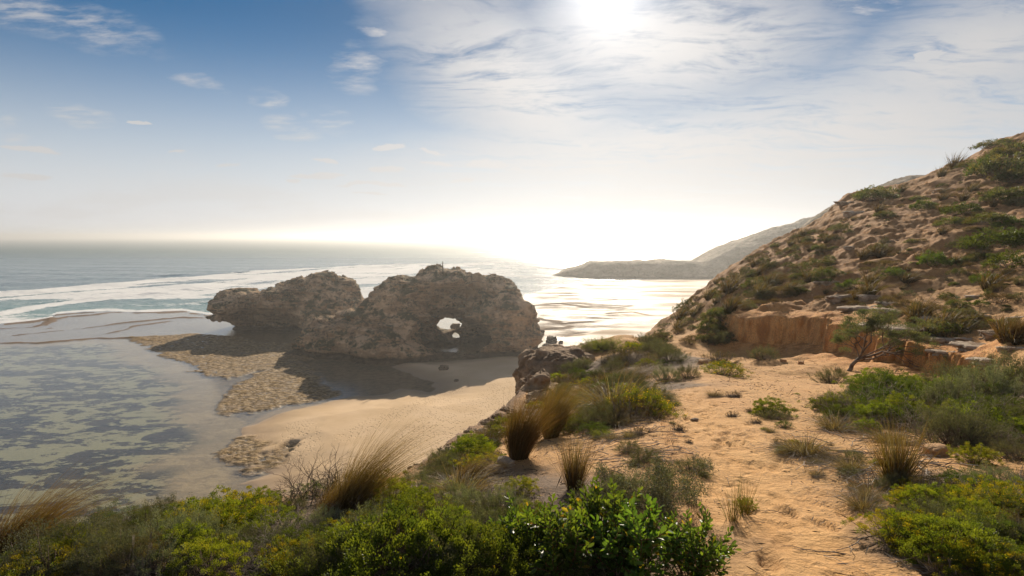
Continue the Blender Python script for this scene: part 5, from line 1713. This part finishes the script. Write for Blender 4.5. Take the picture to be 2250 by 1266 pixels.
LEFTSLOPE = ((1418, 740), (1500, 678), (1600, 600), (1700, 540), (1800, 498), (1860, 500), (1830, 600), (1760, 660), (1600, 690), (1590, 760), (1480, 760))
LAB = {'f_dark': 'small dark round shrub, one of many dotting the steep left face of the hill', 'f_grey': 'small grey shrub, one of many dotting the steep left face of the hill',
       'f_brown': 'small brown shrub, one of many dotting the steep left face of the hill', 'f_tuft': 'small brown grass tuft, one of many on the steep left face of the hill', 'f_scrub': 'small patch of low green scrub on the steep left face of the hill'}
CT = {'f_dark': 'shrub', 'f_grey': 'shrub', 'f_brown': 'shrub', 'f_tuft': 'grass', 'f_scrub': 'shrub', 'f_green': 'shrub', 'brown': 'shrub', 'drytuft': 'grass', 'creep': 'shrub'}
scatter(230, LEFTSLOPE, ['f_dark', 'f_dark', 'f_grey', 'f_brown', 'f_tuft', 'f_scrub', 'f_brown'], (.45, 1.05), LAB, CT, 'small shrubs dotting the steep left face of the hill', 3, 7)
RIGHTSLOPE = ((1830, 470), (1900, 430), (2030, 410), (2250, 330), (2250, 760), (2100, 760), (1900, 690), (1790, 660), (1830, 600))
LAB2 = {k: 'small %s, one of many scattered over the sandy upper hillside' % v for k, v in (('f_dark', 'dark shrub'), ('f_grey', 'grey shrub'), ('f_brown', 'brown shrub'), ('f_tuft', 'grass tuft'), ('f_scrub', 'flat green scrub'))}
scatter(190, RIGHTSLOPE, ['f_dark', 'f_brown', 'f_tuft', 'f_tuft', 'f_brown', 'f_grey', 'f_scrub'], (.25, .85), LAB2, CT, 'small plants scattered over the upper hillside', 4, 12)
LS = ((1250, 960), (1330, 890), (1440, 905), (1480, 870), (1500, 930), (1540, 1010), (1560, 1080), (1440, 1040), (1320, 1060), (1240, 1030))
K6 = ['drytuft', 'brown', 'creep', 'dead2', 'grey']
nm6 = {'drytuft': 'dry grass tuft', 'brown': 'brown cushion', 'creep': 'green seedling', 'dead2': 'dead twig tangle', 'grey': 'grey seedling shrub'}
scatter(26, LS, K6, (.10, .34), {k: 'tiny %s among the sticks left of the path' % nm6[k] for k in K6}, CT | {'dead2': 'dead bush', 'grey': 'shrub'}, 'tiny plants among the sticks left of the path', 76, 20)
RS = ((1760, 1010), (1860, 1000), (1980, 1060), (2010, 1110), (1960, 1180), (1900, 1130), (1800, 1060))
scatter(16, RS, K6, (.08, .26), {k: 'tiny %s on the sand before the lower right thicket' % nm6[k] for k in K6}, CT | {'dead2': 'dead bush', 'grey': 'shrub'}, 'tiny plants before the lower right thicket', 77, 22)
PATHSIDE = ((1640, 840), (1800, 840), (1800, 960), (1900, 1000), (1760, 1040), (1640, 960), (1560, 850))
scatter(16, PATHSIDE, ['drytuft', 'creep', 'brown'], (.10, .24), {'drytuft': 'tiny dry grass tuft on the sand right of the path', 'creep': 'tiny green seedling on the sand right of the path', 'brown': 'tiny brown cushion on the sand right of the path'}, CT, 'tiny plants on the sand right of the path', 5, 22)
print('plants', time.time() - T0)

# ------------------------------------------------------------------ rocks


def rock_proto(key, name, seed, dim=(1.0, .7, .35), h=.035, amp=.10, mat=None, lay=.6, sharp=1.0):
    ext = [d * .62 + .16 for d in dim]
    X, Y, Z = [g.astype(np.float32) for g in gridbox((-ext[0], -ext[1], -ext[2]), ext, h)]
    r = np.random.default_rng(seed)
    q = (np.abs(X / (dim[0] / 2)) ** 3 + np.abs(Y / (dim[1] / 2)) ** 3 + np.abs(Z / (dim[2] / 2)) ** 3) ** (1 / 3)
    f = (q - 1) * min(dim) / 2
    for i in range(5):      # flat broken faces
        nrm = unit(r.normal(size=3) * np.array([1, 1, .8])); d = (abs(nrm) * np.array(dim)).sum() * .5 * r.uniform(.55, .8)
        f = np.maximum(f, X * nrm[0] + Y * nrm[1] + Z * nrm[2] - d)
    s = 1 / max(dim)
    f = f + amp * sharp * fbm(X * 3.2, Y * 3.2, Z * 4.2, oct=4, seed=seed, ridge=True, gain=.6) + amp * .5 * lay * vnoise(Z * 14 + .8 * vnoise(X * 2, Y * 2, None, seed), X * .8, Y * .8, seed + 1)
    V, Fc = surface_nets(f, (X[0, 0, 0], Y[0, 0, 0], Z[0, 0, 0]), h)
    V, Fc = drop_loose(V, Fc, .2)
    o = mesh_np(name, V, Fc, mat, False)
    o['w'] = dim[0]; PROTO[key] = o


M_LEDGE = rock_material('pale_limestone', (.20, .13, .08), (.38, .28, .19), (.50, .41, .31), .12, 1.0)
M_EDGE = rock_material('cliff_rock', (.13, .085, .05), (.28, .185, .11), (.40, .29, .185), .12, .8)
M_CLOD = rock_material('orange_sandstone', (.32, .16, .07), (.46, .25, .11), (.55, .34, .18), .12, .8)
rock_proto('ledge', 'rock_ledge', 301, (1.6, 1.0, .62), .045, .15, M_LEDGE, 1.2)
rock_proto('ledge2', 'rock_slab', 302, (1.2, .9, .5), .038, .13, M_LEDGE, 1.2)
rock_proto('edge', 'cliff_edge_rock', 303, (1.0, .8, .8), .035, .13, M_EDGE, .8, 1.3)
rock_proto('edge2', 'jagged_rock', 304, (1.1, .7, .55), .035, .13, M_EDGE, .8, 1.3)
rock_proto('clod', 'sandstone_block', 305, (.8, .6, .45), .03, .07, M_CLOD, .6)
rock_proto('stone', 'pale_stone', 306, (.7, .45, .24), .025, .04, M_LEDGE, .8)
rock_proto('beachrock', 'beach_boulder', 307, (1.0, .9, .9), .04, .13, bpy.data.materials['arch_limestone'], .8)


def put_rock(key, px, py, wpx, label, cat='rock', rot=0, hz=1.0, tilt=0.0, sink=.0, group=None, at=None):
    x, y, z = at or hit(px, py)
    p = PROTO[key]
    if key in USED:
        o = p.copy(); COL.objects.link(o)
    else:
        o = p; USED.add(key)
    s = wpx * y / F / p['w']
    o.location = (x, y, z + (.10 - sink) * s * hz)
    o.rotation_euler = (tilt, tilt * .6, rot); o.scale = (s, s, s * hz)
    tag(o, label, cat, group)
    return o


ROCKS = [
    ('ledge', 1850, 655, 90, 'pale rock ledge at the left end of the hillside outcrop', .2), ('ledge2', 1900, 675, 110, 'pale slab under the flat green cushion', .1), ('ledge', 1915, 655, 80, 'pale ledge behind the flat green cushion', -.2),
    ('ledge', 1960, 690, 120, 'long pale ledge in the middle of the outcrop', -.15), ('ledge2', 1905, 712, 70, 'upstanding pale block above the bank recess', .5), ('ledge', 2060, 705, 110, 'pale ledge by the straw-coloured tussock', -.3),
    ('ledge2', 2000, 722, 130, 'pinkish slab sloping to the bank top', -.2), ('ledge', 2140, 700, 90, 'pale ledge right of the dull scrub', -.1), ('ledge2', 2085, 745, 120, 'pale slab low on the ledges near the bank', -.3),
    ('ledge', 2190, 735, 90, 'pale ledge below the lime-tinged shrub', -.2), ('ledge2', 2150, 760, 100, 'broad pale slab at the bank top, right', -.25), ('ledge', 2225, 768, 80, 'pale ledge under the right-edge tussock', -.2),
    ('ledge2', 1820, 620, 60, 'small pale outcrop left of the brown tuft', .1), ('ledge', 1870, 545, 46, 'pale crag in the middle of the slope', .7), ('ledge', 1905, 555, 40, 'pale crag right of the other crag on the slope', .3),
    ('ledge2', 1960, 530, 50, 'small ledge on the upper slope', .2), ('ledge', 1880, 470, 70, 'brown ledge on the ridge shoulder', 0), ('ledge2', 1860, 445, 50, 'ledge at the corner of the ridge', 0), ('ledge', 2075, 420, 60, 'weathered ledge under the crest', .2),
    ('ledge2', 2140, 650, 40, 'little pale rock beside the small green shrub', .3), ('ledge2', 1950, 665, 50, 'little ledge between cushions', 0), ('ledge', 2240, 700, 60, 'pale ledge cut by the right edge', .1),
    ('edge', 1178, 880, 60, 'dark knobbly rock at the foot of the bluff', 0), ('edge', 1158, 850, 60, 'dark rough rock at the outer corner of the bluff', .5), ('edge2', 1110, 900, 46, 'dark jagged rock on the cliff edge below the bluff', .3),
    ('edge', 1070, 930, 50, 'jagged rock on the cliff edge, second below the bluff', 1.2), ('edge2', 1035, 950, 60, 'jagged rock on the cliff edge, third below the bluff', .1), ('edge', 985, 995, 70, 'largest dark rock on the cliff edge', 2.0),
    ('edge2', 1000, 975, 50, 'dark rock against the largest cliff edge rock', .4), ('edge2', 915, 1030, 70, 'flat dark rock beside the tall windblown tussock', .2), ('edge', 1090, 915, 36, 'small rock on the cliff edge above footprints', .9), ('edge2', 950, 1015, 50, 'low dark rock at the lower end of the cliff edge', 1.4),
    ('stone', 1085, 1040, 60, 'pale stone below the big shaggy tussock', .2), ('stone', 1060, 1052, 44, 'smaller pale stone beside it, cracked', .9), ('stone', 1000, 1100, 62, 'pale stone in the curling dry grass', .1), ('stone', 1110, 1022, 56, 'grey weathered stone propped against the sand', 2.2),
    ('clod', 2055, 1000, 62, 'orange-brown rock half buried before the dark thicket', .3), ('clod', 1545, 800, 26, 'small orange boulder where the path bends', .2), ('clod', 1665, 785, 30, 'orange block fallen from the bank', .8), ('stone', 1527, 925, 22, 'flat pale chip on the path', .1),
    ('clod', 1760, 800, 18, 'small orange clod in the bay', 1), ('clod', 1720, 795, 16, 'small orange clod under the bank', 2), ('clod', 1840, 815, 18, 'orange clod left of the gnarled tree', 1.4),
    ('ledge2', 2180, 790, 90, 'pale slab on the bank lip at the right', -.2), ('ledge2', 2075, 772, 70, 'flat slab overhanging the orange bank', -.1),
]
for i, (k, px, py, w, lab, ro) in enumerate(ROCKS):
    if 'cliff edge' in lab or 'tall windblown' in lab:
        w *= .72; py += 4
    put_rock(k, px, py, w, lab, 'rock', ro, (.75 if 'ledge' in k else 1.0), ((i * 37) % 7 - 3) * .03, .22 if 'ledge' in k else .14 if 'edge' in k else .0)
for px, py, w, lab in ((976, 812, 26, 'lone dark boulder on the beach in front of the arch'), (1003, 836, 13, 'small dark rock below the lone boulder'), (1113, 806, 12, 'small rock on the shaded sand near the arch foot'), (1142, 802, 16, 'flat rock by the right foot of the arch'),
                       (1187, 735, 22, 'rounded rock beside the seaward corner of the arch'), (1212, 752, 26, 'dark rock in the shallows right of the arch'), (1232, 755, 12, 'small rock right of the shallows rock'), (1200, 765, 18, 'rock at the arch corner near the bluff'),
                       (1000, 722, 22, 'rock on the shore seen through the window of the arch')):
    x, y = G(px, py, .5 if py > 770 else 0)
    put_rock('beachrock', px, py, w * 1.0, lab, 'rock', px * .7, 1.0, .1, .0, at=(x, y, .1))


rr_ = random.Random(88)
for i in range(46):
    j = rr_.random()
    px, py = np.interp(j, [0, .3, .6, 1], [905, 1000, 1075, 1150]), np.interp(j, [0, .3, .6, 1], [1042, 985, 935, 872])
    put_rock(rr_.choice(['edge', 'edge2']), px + rr_.uniform(-8, 30), py + rr_.uniform(2, 26), rr_.uniform(12, 44), 'small dark rock, one of the rubble along the cliff edge', 'rock', rr_.uniform(0, 6.3), rr_.uniform(.6, 1.1), rr_.uniform(-.3, .3), .22, 'rubble along the cliff edge')


def bluff(name, label, c, dim, seed, h=.06, rot=0.0, mat=None):
    X, Y, Z = [g.astype(np.float32) for g in gridbox([-d * .62 - .2 for d in dim], [d * .62 + .2 for d in dim], h)]
    q = (np.abs(X / (dim[0] / 2)) ** 2.6 + np.abs(Y / (dim[1] / 2)) ** 2.6 + np.abs(Z / (dim[2] / 2)) ** 3.4) ** (1 / 3)
    f = (q - 1) * min(dim) / 2
    f = f + .30 * fbm(X * .9, Y * .9, Z * 1.1, oct=5, seed=seed, ridge=True, gain=.62) + .14 * vnoise(Z * 3.2 + vnoise(X * .6, Y * .6, None, seed), X * .3, Y * .3, seed + 2)
    f = f + .25 * np.exp(-((Z + dim[2] * .18) / (dim[2] * .10)) ** 2)
    V, Fc = surface_nets(f, (X[0, 0, 0], Y[0, 0, 0], Z[0, 0, 0]), h)
    V, Fc = drop_loose(V, Fc, .2)
    o = mesh_np(name, V, Fc, mat or M_EDGE, False)
    o.location = c; o.rotation_euler = (0, 0, rot)
    tag(o, label, 'rock')
    return o


M_BLUFF = rock_material('bluff_rock', (.13, .085, .05), (.28, .185, .11), (.42, .30, .19), .4, 1.0)
c = P3(1222, 806, 21.5); bluff('rock_bluff', 'dark pitted rock bluff dropping to the beach at the left end of the knoll', (c[0], c[1], c[2] - .60), (2.7, 3.6, 2.5), 401, .05, .2, M_BLUFF)
c = P3(1185, 845, 17.5); bluff('rock_bluff', 'lower dark rock shoulder under the pitted bluff', (c[0] - .05, c[1], c[2] - .5), (1.4, 2.0, 1.8), 402, .045, -.2, M_BLUFF)
print('rocks', time.time() - T0)

# ------------------------------------------------------------------ sticks and litter


def stick_proto(key, seed, L=.5, rad=.008, branches=3, mat=None):
    r = np.random.default_rng(seed); out = []
    pts = curve(np.array([-L / 2, 0, rad]), np.array([L / 2, 0, rad]), np.array([0, r.normal() * .10, .03]) * L, r, 8)
    pts += r.normal(size=pts.shape) * L * .018 * np.array([1, 1, .4])
    out.append((pts, rad, rad * .35))
    for i in range(branches):
        k = r.integers(2, 7); s = r.choice([-1, 1])
        e = pts[k] + np.array([r.uniform(.08, .28), s * r.uniform(.08, .25), r.uniform(0, .08)]) * L
        out.append((curve(pts[k], e, r.normal(size=3) * L * .03, r, 5), rad * .55, rad * .2))
    V, Fq = tubes(out, 5)
    o = mesh_np('fallen_stick', V, Fq, mat); o['w'] = L; PROTO[key] = o


for i in range(4):
    stick_proto('stick%d' % i, 500 + i, .5, .006, 2 + i, M_DEAD)
    stick_proto('pale%d' % i, 510 + i, .5, .0055, i, M_PALE)


def ground_normal(x, y):
    e = .15
    zx = (terrain_z(np.array([x + e]), np.array([y]))[0] - terrain_z(np.array([x - e]), np.array([y]))[0]) / (2 * e)
    zy = (terrain_z(np.array([x]), np.array([y + e]))[0] - terrain_z(np.array([x]), np.array([y - e]))[0]) / (2 * e)
    return Vector((-zx, -zy, 1)).normalized()


def put_stick(key, px, py, L, label, group=None, rot=0.0):
    x, y, z = hit(px, py)
    p = PROTO[key]
    if key in USED:
        o = p.copy(); COL.objects.link(o)
    else:
        o = p; USED.add(key)
    s = L / p['w']
    q = ground_normal(x, y).to_track_quat('Z', 'Y') @ Euler((0, 0, rot)).to_quaternion()
    o.rotation_euler = q.to_euler(); o.scale = (s, s, s)
    o.location = (x, y, z + .004)
    tag(o, label, 'stick', group)


for k, px, py, L, ro, lab in (('pale0', 1838, 1235, .19, 1.5, 'short white stick lying alone on the lower path'), ('pale1', 1905, 950, .55, -1.2, 'long white stick standing out before the dark thicket'), ('pale2', 1070, 965, .9, -.5, 'thick bleached branch on the cliff edge'),
                              ('stick0', 1790, 1212, .32, -.6, 'thin brown stick on the path above the short white one'), ('stick1', 1680, 1128, .22, -.2, 'dark knotted stick right of the rushes'), ('stick2', 1905, 1192, .45, -.1, 'dark branching stick pointing into the path, lower right'),
                              ('pale3', 2030, 1232, .42, -.2, 'curved pale stick along the lower right path edge'), ('pale1', 2220, 905, .9, .3, 'long bleached stick slanting at the right edge'), ('stick3', 1990, 1020, .5, -.6, 'grey forked stick beside the brown bushy tussock'),
                              ('pale0', 1730, 985, .35, -.6, 'white stick left of the shaggy grey grass'), ('pale1', 1835, 870, .4, -1.0, 'white stick by the green dome shrub'), ('pale2', 1300, 960, .4, .1, 'small pale chip-like stick at the dark scrub foot')):
    put_stick(k, px, py, L, lab, None, ro)


def scatter_sticks(n, region, label, group, seed, Lr=(.15, .5), keys=None):
    r = random.Random(seed); reg = np.array(region, float); x0, y0 = reg.min(0); x1, y1 = reg.max(0); d = 0
    while d < n:
        px, py = r.uniform(x0, x1), r.uniform(y0, y1)
        if float(poly_sdf(np.array([px]), np.array([py]), region)[0]) > 0:
            continue
        put_stick(r.choice(keys or ['stick0', 'stick1', 'stick2', 'stick3', 'pale0', 'pale1', 'pale2', 'pale3']), px, py, r.uniform(*Lr), label, group, r.gauss(-.3, .7))
        d += 1


scatter_sticks(110, ((1310, 915), (1450, 900), (1500, 960), (1560, 1040), (1440, 1010), (1300, 1050), (1230, 1000), (1260, 960)), 'weathered stick, one of many strewn on the sand left of the path', 'sticks strewn on the sand left of the path', 11, (.12, .5))
scatter_sticks(85, ((1700, 985), (1850, 930), (2060, 960), (2100, 1010), (2020, 1110), (1920, 1060), (1780, 1030)), 'weathered stick, one of many strewn below the dark thicket right of the path', 'sticks strewn below the dark thicket', 12, (.15, .6))
scatter_sticks(22, ((1540, 900), (1640, 940), (1900, 1120), (1990, 1266), (1600, 1266), (1640, 1150), (1560, 1010)), 'thin dark twig lying loose on the open path', 'loose twigs on the open path', 13, (.05, .18), ['stick0', 'stick1', 'stick2'])


def litter_mesh():
    """crumbs of bark, leaf and twig lying over the sand"""
    r = np.random.default_rng(77); out = []; cols = []
    n = 22000
    a = r.uniform(-.75, .95, n); Y = np.exp(r.uniform(math.log(2.2), math.log(24), n))
    X = a * (Y + OFF) * .9
    keep = (fbm(X * .8, Y * .8, oct=3, seed=91) + .35 * r.normal(size=n) > -.15)
    pd = line_dist(X, Y, PATH)
    keep &= (pd > .55 * r.uniform(.1, 1.6, n))
    yr = np.interp(a_of(X, Y), RIMA[:, 0], RIMA[:, 1]); keep &= Y < yr
    X, Y = X[keep], Y[keep]; n = len(X)
    Z = terrain_z(X, Y) + .004
    P = np.stack([X, Y, Z], 1)
    D = np.stack([r.normal(size=n), r.normal(size=n) * .6, .15 * np.abs(r.normal(size=n))], 1)
    L = r.gamma(2.0, .021, n) * (1 + Y * .05); W = np.minimum(.0055 * (1 + Y * .10), L * .6)
    cc = np.array([(.08, .055, .035), (.14, .10, .07), (.05, .035, .022), (.30, .25, .2)])[r.choice(4, n, p=(.4, .3, .2, .1))]
    V, Fq, C = leaf_quads(P, D, L, W, r, False, cc)
    m, b = mkmat('litter')
    bs = b.n('ShaderNodeBsdfPrincipled', {'Base Color': b.attr('col', 'Color'), 'Roughness': .9})
    b.n('ShaderNodeOutputMaterial', {'Surface': bs})
    o = mesh_np('leaf_litter', V, Fq, m, False, {'col': C})
    tag(o, 'dry leaf and twig crumbs scattered over the sand', 'litter', kind='stuff')


litter_mesh()
# unused prototypes go
for k, o in PROTO.items():
    if k not in USED:
        for ch in list(o.children):
            bpy.data.objects.remove(ch)
        bpy.data.objects.remove(o)
print('litter', time.time() - T0)
# ------------------------------------------------------------------ haze


def build_haze():
    lo, hi = (-60000, -40, -4.5), (60000, 26000, 56)
    V = [(x, y, z) for z in (lo[2], hi[2]) for y in (lo[1], hi[1]) for x in (lo[0], hi[0])]
    Fq = [(0, 2, 3, 1), (4, 5, 7, 6), (0, 1, 5, 4), (2, 6, 7, 3), (0, 4, 6, 2), (1, 3, 7, 5)]
    m, b = mkmat('haze')
    v = b.n('ShaderNodeVolumePrincipled')
    v.inputs['Color'].default_value = (.78, .785, .77, 1)
    v.inputs['Density'].default_value = .00034
    v.inputs['Anisotropy'].default_value = .62
    b.n('ShaderNodeOutputMaterial', {'Volume': v})
    o = mesh_np('haze', V, Fq, m)
    tag(o, kind='stuff', label='pale salt haze hanging over the sea and the beach')


build_haze()
print('done', time.time() - T0)
